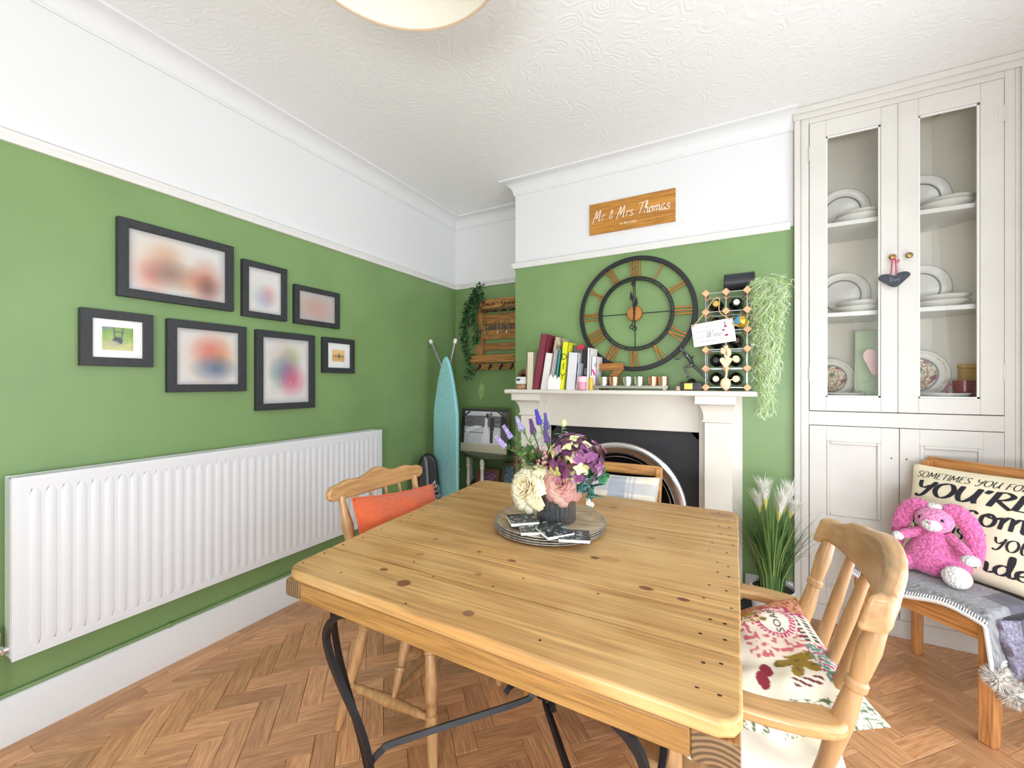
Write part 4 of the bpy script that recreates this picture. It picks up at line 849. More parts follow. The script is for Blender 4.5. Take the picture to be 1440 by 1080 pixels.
# ---------------------------------------------------------------- ironing board and vacuum cleaner
t = thing('ironing_board', 'turquoise ironing board standing folded upright in the corner', 'ironing board', (-2.05, 2.74, 0))
cen = Vector((-2.047, 2.72, 0)); ex = Vector((.98, -.19, 0)).normalized(); lean = Vector((0, .0, 1)).normalized(); nn = ex.cross(lean)
def bw(s): return .138*min(1, (max(0, 1-s)/.30)**.55) if s > .6 else .138
Hb = 1.49; S_ = [i/26*.965 for i in range(27)]+[.975, .985, .993, .998, 1]
L_ = [(-bw(s) if s < 1 else 0, s*Hb) for s in S_]; Rr = [(bw(s), s*Hb) for s in S_[:-1]][::-1]; poly = L_+Rr
M = frame_to(cen+Vector((0, 0, .002)), ex, lean, nn)
build(MB().prism([(x, y+.003) for x, y in poly], -.014, .014, M), 'cover', mat('turquoise_fabric', (146, 204, 208), .85, var=.05, vscale=60, bump=.25, bscale=300), t, bevel=.010, seg=3)
m = MB(); m.tube([M @ Vector((x*1.01, y+.003, -.002)) for x, y in poly], .006, 6, closed=True); build(m, 'cover_hem', mat('turquoise_hem', (120, 188, 196), .85), t)
mg = mat('grey_metal', (178, 180, 184), .3, .9)
for p, q, w in (((.075, 1.16), (-.222, 1.625), 1), ((-.10, 1.2), (.04, 1.62), 1)):
    m = MB(); A = M @ Vector((p[0], p[1], -.04 if q[0] < 0 else -.065)); B = M @ Vector((q[0], q[1], -.035 if q[0] < 0 else -.062)); m.tube([A, B], .011, 10); lg_ = build(m, 'leg', mg, t)
    d = (B-A).normalized(); m = MB(); m.tube([B-d*.012, B+d*.022], .0145, 12); build(m, 'leg_cap', mat('white_plastic', (232, 232, 228), .4), lg_)
m = MB(); m.tube([M @ Vector((-.12, .6, -.035)), M @ Vector((.12, .6, -.035))], .009, 8); build(m, 'crossbar', mg, t)
t = thing('vacuum_cleaner', 'black upright vacuum cleaner with orange trim behind the orange cushion', 'vacuum cleaner', (-2.17, 2.62, 0))
vb = mat('black_plastic', (22, 22, 28), .3); m = MB()
prof = [(-.10, .03), (.10, .03), (.095, .4), (.07, .66), (.05, .705), (.02, .725), (-.02, .725), (-.05, .705), (-.07, .66), (-.095, .4)]
build(m.prism(prof, -.05, .05, T(-2.155, 2.63, 0) @ RZ(35) @ Matrix(((1, 0, 0, 0), (0, 0, 1, 0), (0, 1, 0, 0), (0, 0, 0, 1)))), 'body', vb, t, bevel=.02, seg=3)
m = MB(); m.tube([(-2.20, 2.54, .05), (-2.20, 2.54, .62)], .014, 10); build(m, 'wand', mat('orange_plastic', (214, 96, 28), .35), t)
m = MB(); m.tube(smooth([(-2.10, 2.58, .1), (-2.11, 2.57, .5), (-2.14, 2.58, .69), (-2.19, 2.6, .68)], 6), .012, 8); build(m, 'hose', mat('grey_hose', (120, 124, 134), .4), t)
m = MB(); m.bb(-2.25, -2.03, 2.45, 2.66, .001, .06); build(m, 'floor_head', vb, t, bevel=.02)
# ---------------------------------------------------------------- mantel shelf: books and small things
paper = mat('page_paper', (226, 216, 196), .85)
def book(label, x0, w, h, col, lean=0, y0=2.60, d=.16, var=0, text=None, name='book', lift=0):
    t = thing(name, label, 'book', (x0+w/2, y0+d/2, MZ), group='books on the mantel shelf'); M = T(x0, y0, MZ+.0006+(w*sin(R(max(0, -lean)))) + lift) @ RY(lean)
    c = mat('cover_'+label.replace(' ', '_')[:40], col, .5, var=var, vscale=40); q = .003; m = MB()
    m.bb(0, q, 0, d, 0, h, M); m.bb(w-q, w, 0, d, 0, h, M); m.bb(0, w, 0, q, 0, h, M); build(m, 'cover', c, t)
    build(MB().bb(q, w-q, q, d-.004, .004, h-.004, M), 'pages', paper, t)
    if text: 
        for s, zz, sz, cc, rot in text: m = MB(); type_text(m, s, sz, M @ T(w/2, -.0006, zz) @ RX(90) @ RZ(rot), align='CENTER'); build(m, 'spine_lettering', mat('ink_'+'_'.join(str(k) for k in cc), cc, .6), t)
    return t
book('cream hardback book, leftmost of the books on the mantel', -1.268, .05, .256, (216, 208, 180), 1)
book('thin plum coloured book between the cream and the burgundy books', -1.216, .013, .25, (96, 62, 84), 3, y0=2.66, d=.12)
book('tall burgundy book leaning to the right on the mantel', -1.222, .048, .385, (128, 46, 66), 10.5, d=.2, y0=2.59, text=[('.', .3, .03, (180, 90, 110), 0)])
book('tall pale floral book leaning behind the white book', -1.150, .05, .365, (178, 170, 142), 11, y0=2.66, d=.15, var=.35)
book('thick white book leaning beside the burgundy book', -1.166, .052, .252, (232, 230, 226), 9.5)
book('thin white and pink book next to the thick white book', -1.104, .012, .27, (236, 222, 222), 9)
book('slim grey-brown book behind the white and pink book', -1.086, .016, .255, (150, 128, 110), 9, y0=2.64, d=.12)
book('slim teal book left of the yellow book', -1.074, .017, .272, (72, 176, 184), 8, y0=2.62, d=.14)
book('bright yellow book with large black spine letters', -1.036, .042, .318, (222, 226, 44), 6, text=[('DIY', .20, .062, (70, 80, 20), 0)] if False else [('D', .20, .06, (70, 78, 18), 0), ('I', .135, .06, (70, 78, 18), 0), ('Y', .07, .06, (70, 78, 18), 0)])
book('dark grey book with a red badge behind the grey-white book', -.985, .075, .30, (92, 88, 100), 5, y0=2.68, d=.1)
m = MB(); m.lathe([(.024, 0), (.022, .002), (0, .0025)], 18, T(-.906, 2.6795, 1.525) @ RX(90) @ Matrix.Diagonal((1.1, .7, 1, 1))); build(m, 'red_badge', mat('red_badge_print', (206, 40, 60), .5), [o for o in C.objects if o.get('label') == 'dark grey book with a red badge behind the grey-white book'][0])
book('thick pale grey-white book right of the yellow book', -.983, .066, .246, (222, 222, 226), 5)
book('thin pale blue book leaning beside the pink candle', -.918, .014, .175, (206, 212, 230), 7)
book('black book with small white spine lettering', -.905, .042, .24, (44, 40, 46), 3, y0=2.67, d=.11, text=[('stories', .11, .03, (210, 206, 206), -90)] if False else [('IIIIII', .12, .03, (200, 196, 196), -90)])
book('thin white book standing upright beside the wooden seven', -.843, .017, .27, (238, 236, 236), 2)
book('white booklet with a pink swoosh on its spine', -.822, .032, .215, (234, 230, 234), 2, y0=2.63, d=.13, text=[('IIII', .16, .03, (60, 60, 66), -90)])
sw = [o for o in C.objects if o.get('label') == 'white booklet with a pink swoosh on its spine'][0]
m = MB(); m.tube(smooth([(-.812, 2.6285, 1.375), (-.803, 2.6285, 1.36), (-.795, 2.6285, 1.335)], 5), [.002]+[.006]*9+[.002], 6, sq=.15); build(m, 'pink_swoosh', mat('pink_print', (214, 50, 150), .5), sw)
# things among the books
t = thing('candle_jar', 'pink glass candle jar standing in front of the black book', 'candle', (-.872, 2.60, MZ)); m = MB(); m.lathe([(.026, .0006), (.032, .004), (.033, .085), (.031, .088), (.029, .08), (0, .078)], 24, T(-.872, 2.605, MZ)); build(m, 'jar', mat('pink_glass', (226, 150, 172), .25, coat=.4), t)
m = MB(); m.lathe([(.0325, .05), (.0336, .052), (.0336, .083), (.0325, .085)], 24, T(-.872, 2.605, MZ), caps=False); build(m, 'label_band', mat('pale_pink', (240, 206, 214), .5), t)
t = thing('spice_bottle', 'small yellow bottle with pale cap at the left end of the tealight tray', 'bottle', (-.812, 2.60, MZ)); m = MB(); m.lathe([(.013, .0006), (.015, .005), (.015, .06), (.008, .072), (.008, .078)], 16, T(-.812, 2.60, MZ)); build(m, 'bottle', mat('yellow_plastic', (228, 190, 54), .35), t); m = MB(); m.lathe([(.009, .078), (.009, .09), (0, .091)], 12, T(-.812, 2.60, MZ)); build(m, 'cap', mat('pale_cap', (236, 226, 190), .4), t)
t = thing('torn_card', 'small white card with a jagged top in front of the teal book', 'card', (-1.06, 2.597, MZ)); m = MB(); P = [(-.045, 0), (.04, 0), (.048, .06), (.034, .085), (.024, .066), (.01, .098), (-.004, .074), (-.02, .104), (-.034, .08), (-.04, .05)]; build(m.prism(P, 0, .012, T(-1.06, 2.592, MZ+.0006) @ RX(90)), 'card', mat('white_card', (246, 246, 244), .8), t)
t = thing('arched_ornament', 'small brown wooden arch ornament at the left end of the mantel', 'ornament', (-1.335, 2.69, MZ)); m = MB(); k_ = 12
O = [(-.045, 0)]+[(.045*cos(pi-a*pi/k_), .09+.05*sin(pi-a*pi/k_)) for a in range(k_+1)]+[(.045, 0)]; I = [(x*.62, z*.80 if z > 0 else 0) for x, z in O]; nO = len(O)
vs = [(-1.335+x, y, MZ+.0006+z) for y in (2.68, 2.74) for L in (O, I) for x, z in L]; m.add(vs, [(i, i+1, nO+i+1, nO+i) for i in range(nO-1)]+[(2*nO+i+1, 2*nO+i, 3*nO+i, 3*nO+i+1) for i in range(nO-1)]+[(i+1, i, 2*nO+i, 2*nO+i+1) for i in range(nO-1)]+[(nO+i, nO+i+1, 3*nO+i+1, 3*nO+i) for i in range(nO-1)]); build(m, 'arch', mat('dark_brown_wood', (104, 66, 48), .5), t)
build(MB().bb(-1.335-.03, -1.335+.03, 2.735, 2.74, MZ+.001, MZ+.11), 'back', mat('dark_recess', (30, 28, 40), .7), t)
m = MB(); m.bb(-1.305, -1.282, 2.66, 2.70, MZ+.0006, MZ+.165); tag(build(m, 'wooden_block', mat('light_wood_block', (196, 158, 118), .6), bevel=.003), 'small light wooden block between the arch ornament and the cream book', 'block')
t = thing('digital_clock', 'little white digital clock with a dark display at the left of the books', 'clock', (-1.325, 2.63, MZ+.033)); build(MB().bb(-1.365, -1.283, 2.615, 2.65, MZ+.0335, MZ+.088), 'case', trimw, t, bevel=.012, seg=3); build(MB().bb(-1.355, -1.325, 2.613, 2.6155, MZ+.06, MZ+.075), 'display', mat('lcd_blue', (60, 78, 120), .3), t)
m = MB(); m.lathe([(.03, .0006), (.043, .008), (.044, .018), (.038, .03), (0, .032)], 24, T(-1.325, 2.64, MZ)); tag(build(m, 'woven_coaster', mat('wicker', (164, 128, 92), .8, var=.3, vscale=90)), 'round woven wicker pad under the little digital clock', 'coaster')
# wooden seven
t = thing('wooden_numeral', 'chunky wooden number seven standing behind the tealight holders', 'ornament', (-.72, 2.72, MZ)); P = [(-.83, .172), (-.628, .172), (-.628, .128), (-.735, 0.001), (-.79, 0.001), (-.69, .125), (-.83, .125)]
build(MB().prism(P, -.04, 0, T(0, 2.69, MZ) @ RX(90)), 'numeral', wood('seven_oak', (158, 98, 40), (196, 136, 66), 'X', .45, .25, 4, 30), t, bevel=.003)
# tealights on their tray
t = thing('candle_tray', 'long narrow grey metal tray for tealights on the mantel', 'tray', (-.565, 2.62, MZ)); tm = mat('pewter', (170, 168, 156), .38, .7)
m = MB(); m.bb(-.79, -.345, 2.592, 2.655, MZ+.012, MZ+.020); m.bb(-.79, -.345, 2.590, 2.594, MZ+.012, MZ+.028); m.bb(-.79, -.345, 2.653, 2.657, MZ+.012, MZ+.028); m.bb(-.79, -.786, 2.594, 2.653, MZ+.012, MZ+.028); m.bb(-.349, -.345, 2.594, 2.653, MZ+.012, MZ+.028); build(m, 'tray', tm, t)
for x in (-.77, -.365): build(MB().bb(x-.01, x+.01, 2.60, 2.648, MZ+.0006, MZ+.0119), 'foot', tm, t)
def cupcol(a, b): return mat(a, b, .18, .85)
for i, (x, nm, cc) in enumerate(((-.735, 'pale silver', (206, 204, 190)), (-.668, 'rose gold', (206, 160, 130)), (-.585, 'bright silver', (214, 216, 210)), (-.515, 'greenish silver', (196, 200, 180)), (-.435, 'copper pink', (204, 150, 120)), (-.375, 'champagne gold', (212, 176, 140)))):
    g = thing('tealight_holder', nm+' mirrored tealight cup, '+('first', 'second', 'third', 'fourth', 'fifth', 'sixth')[i]+' from the left on the tray', 'candle holder', (x, 2.623, MZ+.02), group='tealight holders on the mantel tray')
    m = MB(); m.lathe([(.022, .0205), (.027, .024), (.031, .082), (.0295, .082), (.025, .03), (0, .028)], 22, T(x, 2.623, MZ), caps=True); build(m, 'cup', cupcol('mercury_'+nm.replace(' ', '_'), cc), g)
    m = MB(); m.lathe([(.0245, .0285), (.025, .045), (0, .046)], 18, T(x, 2.623, MZ)); build(m, 'tealight', mat('wax', (236, 230, 214), .5), g)
# runner trophy
t = thing('trophy', 'running figure trophy in dark silver on a black base with a gold plaque', 'trophy', (-.225, 2.68, MZ)); build(MB().bb(-.285, -.165, 2.655, 2.72, MZ+.0006, MZ+.048), 'base', mat('gloss_black', (20, 20, 22), .2), t, bevel=.003)
build(MB().bb(-.262, -.218, 2.6525, 2.6548, MZ+.008, MZ+.042), 'plaque', mat('gold_plaque', (196, 170, 84), .3, .8), t); m = MB(); m.lathe([(.03, .0485), (.02, .06), (.012, .07)], 14, T(-.225, 2.685, MZ)); build(m, 'pedestal', mat('gloss_black', (20, 20, 22), .2), t)
def skinfig(pts, edges, rad, name, mm, par):
    me = bpy.data.meshes.new(name); me.from_pydata(pts, edges, []); o = bpy.data.objects.new(name, me); C.objects.link(o); o.parent = par; o.matrix_parent_inverse = wpos(par).inverted(); me.materials.append(mm)
    sk = o.modifiers.new('skin', 'SKIN'); sk.use_smooth_shade = True
    for v, r in zip(me.skin_vertices[0].data, rad): v.radius = (r, r)
    me.skin_vertices[0].data[0].use_root = True
    s = o.modifiers.new('sub', 'SUBSURF'); s.levels = 1; s.render_levels = 2; return o
bz = Vector((-.225, 2.685, MZ)); fg = [(.005, 0, .155), (-.012, 0, .19), (-.035, 0, .218), (-.048, -.002, .232), (-.058, -.004, .246), (-.062, -.004, .262), (-.035, .022, .208), (-.01, .026, .19), (.012, .02, .205), (-.04, -.022, .212), (-.065, -.03, .185), (-.092, -.028, .19), (.004, .012, .15), (.045, .012, .11), (.075, .012, .07), (.085, .012, .055), (.004, -.012, .15), (-.04, -.014, .135), (-.012, -.012, .085), (-.03, -.012, .076)]
skinfig([tuple(bz+Vector(p)) for p in fg], [(0,1),(1,2),(2,3),(3,4),(4,5),(2,6),(6,7),(7,8),(2,9),(9,10),(10,11),(0,12),(12,13),(13,14),(14,15),(0,16),(16,17),(17,18),(18,19)], [.012,.013,.013,.006,.011,.009,.007,.005,.004,.007,.005,.004,.009,.007,.005,.004,.009,.007,.005,.004], 'figure', mat('dark_pewter', (96, 96, 98), .28, .8), t)
m = MB(); m.lathe([(.011, 0), (.014, .004), (.012, .012), (.014, .018), (.010, .024), (0, .026)], 14, T(-.295, 2.63, MZ+.0006)); tag(build(m, 'little_ornament', mat('rose_bead', (196, 160, 146), .4, var=.25, vscale=120)), 'tiny round pinkish ornament left of the trophy base', 'ornament')

# ---------------------------------------------------------------- wine rack
t = thing('wine_rack', 'wine rack of pale wooden cubes and galvanised metal strips on the mantel', 'wine rack', (-.045, 2.69, MZ))
cube = mat('rack_cube_wood', (212, 168, 126), .5, var=.1, vscale=40); gal = mat('galvanised', (168, 170, 172), .35, .8)
xs = (-.145, -.043, .060); zs = [MZ+.02+i*.106 for i in range(6)]; yf, yb = 2.615, 2.775
for x in xs:
    for z in zs:
        for y in (yf, yb):
            M = T(x, y, z) @ RY(45); build(MB().box((0, 0, 0), (.031, .034, .031), M), 'corner_cube', cube, t, bevel=.002)
for x in xs:
    for z in zs: build(MB().bb(x-.0125, x+.0125, yf+.016, yb-.016, z-.001, z+.001), 'metal_strip', gal, t)
for y in (yf-.005, yb+.005):
    m = MB()
    for x in xs: m.bb(x-.0018, x+.0018, y-.001, y+.001, zs[0], zs[-1])
    for z in zs: m.bb(xs[0], xs[-1], y-.001, y+.001, z-.0018, z+.0018)
    build(m, 'wire_frame', gal, t)
dg = mat('dark_bottle_glass', (18, 22, 18), .08, coat=.5); bt = []
def bottle(label, x, z, cap, capcol, glass=dg, big=0):
    b = thing('wine_bottle', label, 'bottle', (x, 2.70, z-.037), group='bottles lying in the wine rack'); M = T(x, 2.808, z) @ RX(90)
    m = MB(); m.lathe([(0, 0), (.03, .001), (.037, .008), (.037, .115), (.03, .135), (.0155, .15), (.0145, .17), (.016, .172), (.016, .183), (0, .184)], 24, M); build(m, 'bottle', glass, b)
    m = MB(); r = .0175 if not big else .034
    if big: m.lathe([(.012, .14), (.03, .15), (.036, .165), (.033, .18), (.02, .185), (0, .187)], 22, M)
    else: m.lathe([(.0155, .14), (.0165, .15), (r, .17), (r, .184), (r*.85, .1875), (0, .188)], 18, M)
    build(m, 'capsule', mat(cap, capcol, .35, .4), b)
zz = lambda i: (zs[i]+zs[i+1])/2-.005
xc = ((xs[0]+xs[1])/2, (xs[1]+xs[2])/2)
bottle('wine bottle with gold capsule, top left of the rack', xc[0], zz(4), 'gold_foil', (206, 172, 86)); bottle('wine bottle with silver capsule, top right of the rack', xc[1], zz(4), 'silver_foil', (196, 198, 202))
bottle('bottle with dark red capsule behind the hanging wine sign', xc[0], zz(3), 'red_foil', (110, 30, 36)); bottle('bottle behind the blue and gold bauble', xc[1], zz(3), 'amber_foil', (150, 96, 40))
bottle('dark capped bottle just below the hanging wine sign at left', xc[0], zz(2), 'black_foil', (30, 28, 30)); bottle('dark brown capped bottle at the right beside the love spoon top', xc[1], zz(2), 'brown_foil', (66, 40, 34))
bottle('bottle with a pale cork end, right of the love spoon middle', xc[1], zz(1), 'pale_cork', (226, 206, 178)); bottle('bottle with pale cork end, bottom left of the rack', xc[0], zz(0), 'pale_cork', (226, 206, 178)); bottle('bottle with pale cork end, bottom right of the rack', xc[1], zz(0), 'pale_cork', (226, 206, 178)); bottle('plain dark bottle left of the love spoon middle', xc[0], zz(1), 'black_foil', (30, 28, 30))
t = thing('bauble', 'shiny blue and gold bauble hanging at the middle of the wine rack', 'ornament', (.03, 2.575, 1.585)); m = MB(); m.m = 0; m.ell((.03, 2.572, 1.62), .034, 20, 14); o = build(m, 'ball', [mat('gold_gloss', (196, 166, 70), .2, .6), mat('sky_blue_gloss', (78, 168, 226), .25, .1)], t)
for p in o.data.polygons:
    if p.center.x < -.006 and p.center.z > o.data.vertices[0].co.z+.02: p.material_index = 1
m = MB(); m.tube([(.03+.036*cos(a*pi/12), 2.572-.004, 1.613+.02*sin(a*pi/12)) for a in range(24)], .0035, 6, closed=True); build(m, 'gold_band', mat('gold_foil', (206, 172, 86), .35, .4), t)
m = MB(); m.tube([(.03, 2.572, 1.653), (.03, 2.59, 1.675)], .0015, 5); build(m, 'loop', mat('gold_foil', (206, 172, 86), .35, .4), t)
# black canister on top
t = thing('canister', 'black leather-look cylinder lying on top of the wine rack', 'canister', (.02, 2.70, 1.815)); m = MB(); M = T(-.055, 2.70, 1.862) @ RY(90); m.lathe([(.043, 0), (.047, .004), (.047, .146), (.043, .15)], 28, M); build(m, 'body', mat('black_leather', (36, 38, 44), .45, bump=.2, bscale=200), t); m = MB(); m.lathe([(.0485, .128), (.0485, .152), (.045, .154)], 28, M); build(m, 'lid', mat('black_leather_lid', (30, 31, 36), .4), t)
# hanging sign
t = thing('hanging_sign', 'little white wooden wine sign hanging by twine from the wine rack', 'sign', (-.11, 2.585, 1.49)); M = T(-.106, 2.582, 1.567) @ RY(-7.5)
build(MB().box((0, 0, 0), (.212, .006, .128), M), 'board', mat('sign_white', (238, 238, 232), .6), t, bevel=.0015)
m = MB(); 
for i in range(34): m.bb(-.1+i*.00595, -.0965+i*.00595, -.0036, -.003, .0575, .0588, M); m.bb(-.1+i*.00595, -.0965+i*.00595, -.0036, -.003, -.0588, -.0575, M)
for i in range(20): m.bb(-.1006, -.0994, -.0036, -.003, -.0575+i*.0059, -.054+i*.0059, M); m.bb(.0994, .1006, -.0036, -.003, -.0575+i*.0059, -.054+i*.0059, M)
for s, z, w in (('Our house has an', .034, .105), ('open door policy', .012, .105), ('bring', -.02, .035), ('and we will open the door', -.046, .155)): type_text(m, s, .016, M @ T(-.088, -.0035, z) @ RX(90), width=w)
pen(m, 'Wine', lambda x, y: M @ Vector((-.04+x, -.0036, -.022+y)), .036, w=.09, thin=.4, slant=.2, width=.085); build(m, 'lettering', mat('grey_print', (120, 124, 132), .7), t)
m = MB(); wr_ = lambda P: m.prism(P, .0032, .0038, M @ RX(90)); wr_([(.062, .052), (.066, .052), (.067, .03), (.076, .02), (.055, .018), (.061, .03)]); wr_([(.052, -.002), (.044, .006), (.046, .012), (.052, .008), (.058, .012), (.061, .006)]); wr_([(.055, -.02), (.072, -.017), (.073, -.028), (.056, -.031)]); build(m, 'bottle_print', mat('wine_red_print', (150, 36, 84), .6), t)
m = MB(); a = M @ Vector((-.096, -.004, .056)); b = M @ Vector((.09, -.004, .058)); m.tube(smooth([a, a+Vector((.04, -.002, .045)), Vector((-.10, 2.59, 1.755)), Vector((-.075, 2.59, 1.75)), b+Vector((-.05, 0, .045)), b], 6), .0025, 6); m.tube([b, b+Vector((.028, 0, .012))], .002, 6); m.ell(a, .008, 8, 6); build(m, 'twine', mat('jute', (206, 170, 130), .9), t)
# love spoon
t = thing('love_spoon', 'carved pale wooden love spoon hanging on the front of the wine rack', 'spoon', (-.045, 2.585, 1.25)); lw = mat('pale_carved_wood', (226, 204, 170), .5, var=.05, vscale=50); m = MB(); y = 2.583
m.ell((-.045, y, 1.285), (.026, .008, .032), 16, 10); m.tube(smooth([(-.045, y, 1.31), (-.04, y, 1.34), (-.042, y, 1.37)], 5), [.006]*11, 8)
hp = [(0, -.03), (.02, -.006), (.03, .012), (.024, .026), (.01, .026), (0, .016), (-.01, .026), (-.024, .026), (-.03, .012), (-.02, -.006)]; m.prism([(p.x, p.y) for p in smooth([(x, z, 0) for x, z in hp], 4, True)], -.006, .004, T(-.043, y, 1.40) @ RX(90))
m.tube(smooth([(-.043, y, 1.42), (-.05, y, 1.46), (-.035, y, 1.495)], 5), [.005]*11, 8); m.tube(smooth([(-.04, y, 1.42), (-.028, y, 1.45), (-.035, y, 1.475), (-.052, y, 1.49)], 5), [.008]*4+[.012]*6+[.006]*6, 8, sq=.5); m.ell((-.06, y, 1.465), (.012, .006, .018), 10, 8)
build(m, 'spoon', lw, t)
for x, z in ((.005, 1.42), (.006, 1.31)): m = MB(); m.lathe([(.016, 0), (.018, .003), (.016, .006), (0, .0065)], 16, T(x, y+.004, z) @ RX(90)); m.tube([(x-.012, y, z), (-.035, y, z-.012)], .0035, 6); build(m, 'carved_disc', lw, t)
# trailing plant
t = thing('trailing_plant', 'pale green trailing plant spilling over the right end of the mantel', 'plant', (.145, 2.66, MZ)); random.seed(21)
m = MB(); m.lathe([(.03, 1.80), (.042, 1.805), (.05, 1.86), (.046, 1.86), (.04, 1.81), (0, 1.81)], 18, T(.105, 2.70, 0)); build(m, 'pot', mat('grey_pot', (150, 152, 146), .6), t)
m = MB(); m2 = MB()
for i in range(235):
    a = random.uniform(0, 2*pi); r = random.uniform(0, .035); p = Vector((.12+r*cos(a), 2.66+r*sin(a)*.6, 1.85+random.uniform(-.02, .01))); L = abs(random.gauss(.40, .2)); L = min(L, .74); tx = random.uniform(-.07, .13)*(1-.8*min(1, L/.7))+.015; ty = random.uniform(-.09, .015)
    n_ = int(10+L*46); pts = []; ph = random.uniform(0, 6.3); am = random.uniform(.009, .021); fr = random.uniform(16, 40)
    for k_ in range(n_+1):
        s = k_/n_; out = min(1, s*4)
        pts.append(p+Vector((tx*out+am*sin(ph+fr*s), ty*out+am*cos(ph+fr*s*1.1), .012*sin(min(1, s*5)*pi)-L*s)))
    (m if i % 3 else m2).tube(pts, .0017, 3, caps=False)
    for _ in range(int(n_*.8)):
        q = random.choice(pts); d = Vector((random.uniform(-1, 1), random.uniform(-1, 1), random.uniform(-.9, .6))); (m if i % 2 else m2).tube([q, q+d*.014, q+d*.024+Vector((0, 0, -.010))], .0011, 3, caps=False)
build(m, 'strands', mat('pale_green_strand', (188, 214, 150), .6), t, kind='stuff'); build(m2, 'light_strands', mat('grey_green_strand', (218, 230, 202), .6), t, kind='stuff')
# ---------------------------------------------------------------- table centrepiece
PX, PY = -.592, 1.405
chg = [wood('charger_wash', (176, 146, 110), (216, 192, 158), 'X', .45, .25, 4, 26, patch=((224, 208, 182), 9)), mat('silvered_rim', (186, 184, 180), .35, .6, var=.15, vscale=40)]
for i in range(4):
    t = thing('charger_plate', ('lowest', 'second lowest', 'third', 'topmost')[i]+' round wood-effect plate of the stack on the table'+(', carrying the vase' if i == 3 else ''), 'plate', (PX, PY, TZ+i*.0075), group='stacked round plates on the table'); z = TZ+.0007+i*.0075; M = T(PX+random.uniform(-.003, .003), PY+random.uniform(-.003, .003), z)
    m = MB(); m.lathe([(.12, 0), (.165, .003), (.196, .009), (.196, .0105), (.188, .0115), (.163, .0058), (.155, .005), (0, .005)], 64, M); build(m, 'plate', chg[0], t)
    m = MB(); m.lathe([(.1945, .0078), (.1985, .009), (.1985, .0115), (.1935, .0122), (.1915, .0116)], 64, M, caps=False); build(m, 'rim', chg[1], t)
PZ = TZ+.0007+.0225+.005
def smoke():
    k = NT('smoked_glass'); k.t.nodes.remove(k.b); tr = k.n('ShaderNodeBsdfTransparent'); tr.inputs[0].default_value = (.60, .61, .64, 1); g = k.n('ShaderNodeBsdfGlossy'); g.inputs['Roughness'].default_value = .06; g.inputs[0].default_value = (.9, .9, .95, 1)
    d = k.n('ShaderNodeBsdfDiffuse'); d.inputs[0].default_value = rgba((130, 132, 140)); m0 = k.n('ShaderNodeMixShader', i_0=.10); k.l(tr.outputs[0], m0.inputs[1]); k.l(d.outputs[0], m0.inputs[2])
    lw_ = k.n('ShaderNodeLayerWeight', i_Blend=.35); mx = k.n('ShaderNodeMixShader'); k.l(k.math('MULTIPLY_ADD', lw_.outputs['Facing'], .45, .06), mx.inputs[0]); k.l(m0.outputs[0], mx.inputs[1]); k.l(g.outputs[0], mx.inputs[2]); k.l(mx.outputs[0], k.out.inputs[0]); return k.mat
VX, VY = -.565, 1.40; t = thing('vase', 'ribbed smoky grey glass vase standing on the plate stack', 'vase', (VX, VY, PZ)); m = MB(); nv = 192; vs = []
vp = [(.054, .0006), (.063, .006), (.066, .014), (.066, .122)]; vin = [(.0615, .122), (.0615, .014), (.0, .012)]
for r, z in vp+vin: vs += [(VX+(r+(.0036*abs(sin(j*pi*24/nv)) if r > .062 else 0))*cos(2*pi*j/nv), VY+(r+(.0036*abs(sin(j*pi*24/nv)) if r > .062 else 0))*sin(2*pi*j/nv), PZ+z) for j in range(nv)]
k_ = len(vp+vin); m.add(vs, [(i*nv+j, i*nv+(j+1) % nv, (i+1)*nv+(j+1) % nv, (i+1)*nv+j) for i in range(k_-1) for j in range(nv)]+[tuple(range(nv))]); build(m, 'glass', smoke(), t, sharp=60)
# four printed notebooks
def notes(sd): 
    def f(u, v):
        n_ = ns(u*5+sd, v*5, sd)+.6*ns(u*13, v*13, sd); c = (40, 44, 48)
        if n_ > .28: c = (150, 160, 158)
        if n_ < -.42: c = (96, 108, 104)
        return c
    return f
nz = PZ+.0006
for i, (x, y, rz, lift, tl, nm) in enumerate(((-.648, 1.295, 40, .016, 2, 'leftmost, propped on its neighbour'), (-.588, 1.262, 33, .006, 3, 'second from the left'), (-.515, 1.262, 52, .008, 3, 'third from the left, overlapping'), (-.452, 1.272, 20, .0, 0, 'rightmost, lying flat'))):
    t = thing('notebook', 'small dark patterned notebook on the plate, '+nm, 'notebook', (x, y, PZ), group='little patterned notebooks on the plate'); M = T(x, y, nz+lift) @ RZ(rz) @ RX(tl); w, h = .096, .088
    build(MB().box((0, 0, .006), (w, h, .009), M), 'pages', mat('white_page_edge', (240, 238, 232), .7), t, bevel=.001)
    m = MB(); m.grid(lambda u, v: (-w/2-.001+(w+.002)*u, -h/2-.001+(h+.002)*v, .0118), 40, 36, M, notes(i*3.7)); build(m, 'cover', vcol('notebook_print', .4, coat=.2), t)
    build(MB().box((0, 0, .0008), (w+.002, h+.002, .0014), M), 'back_cover', mat('notebook_black', (36, 38, 42), .5), t)
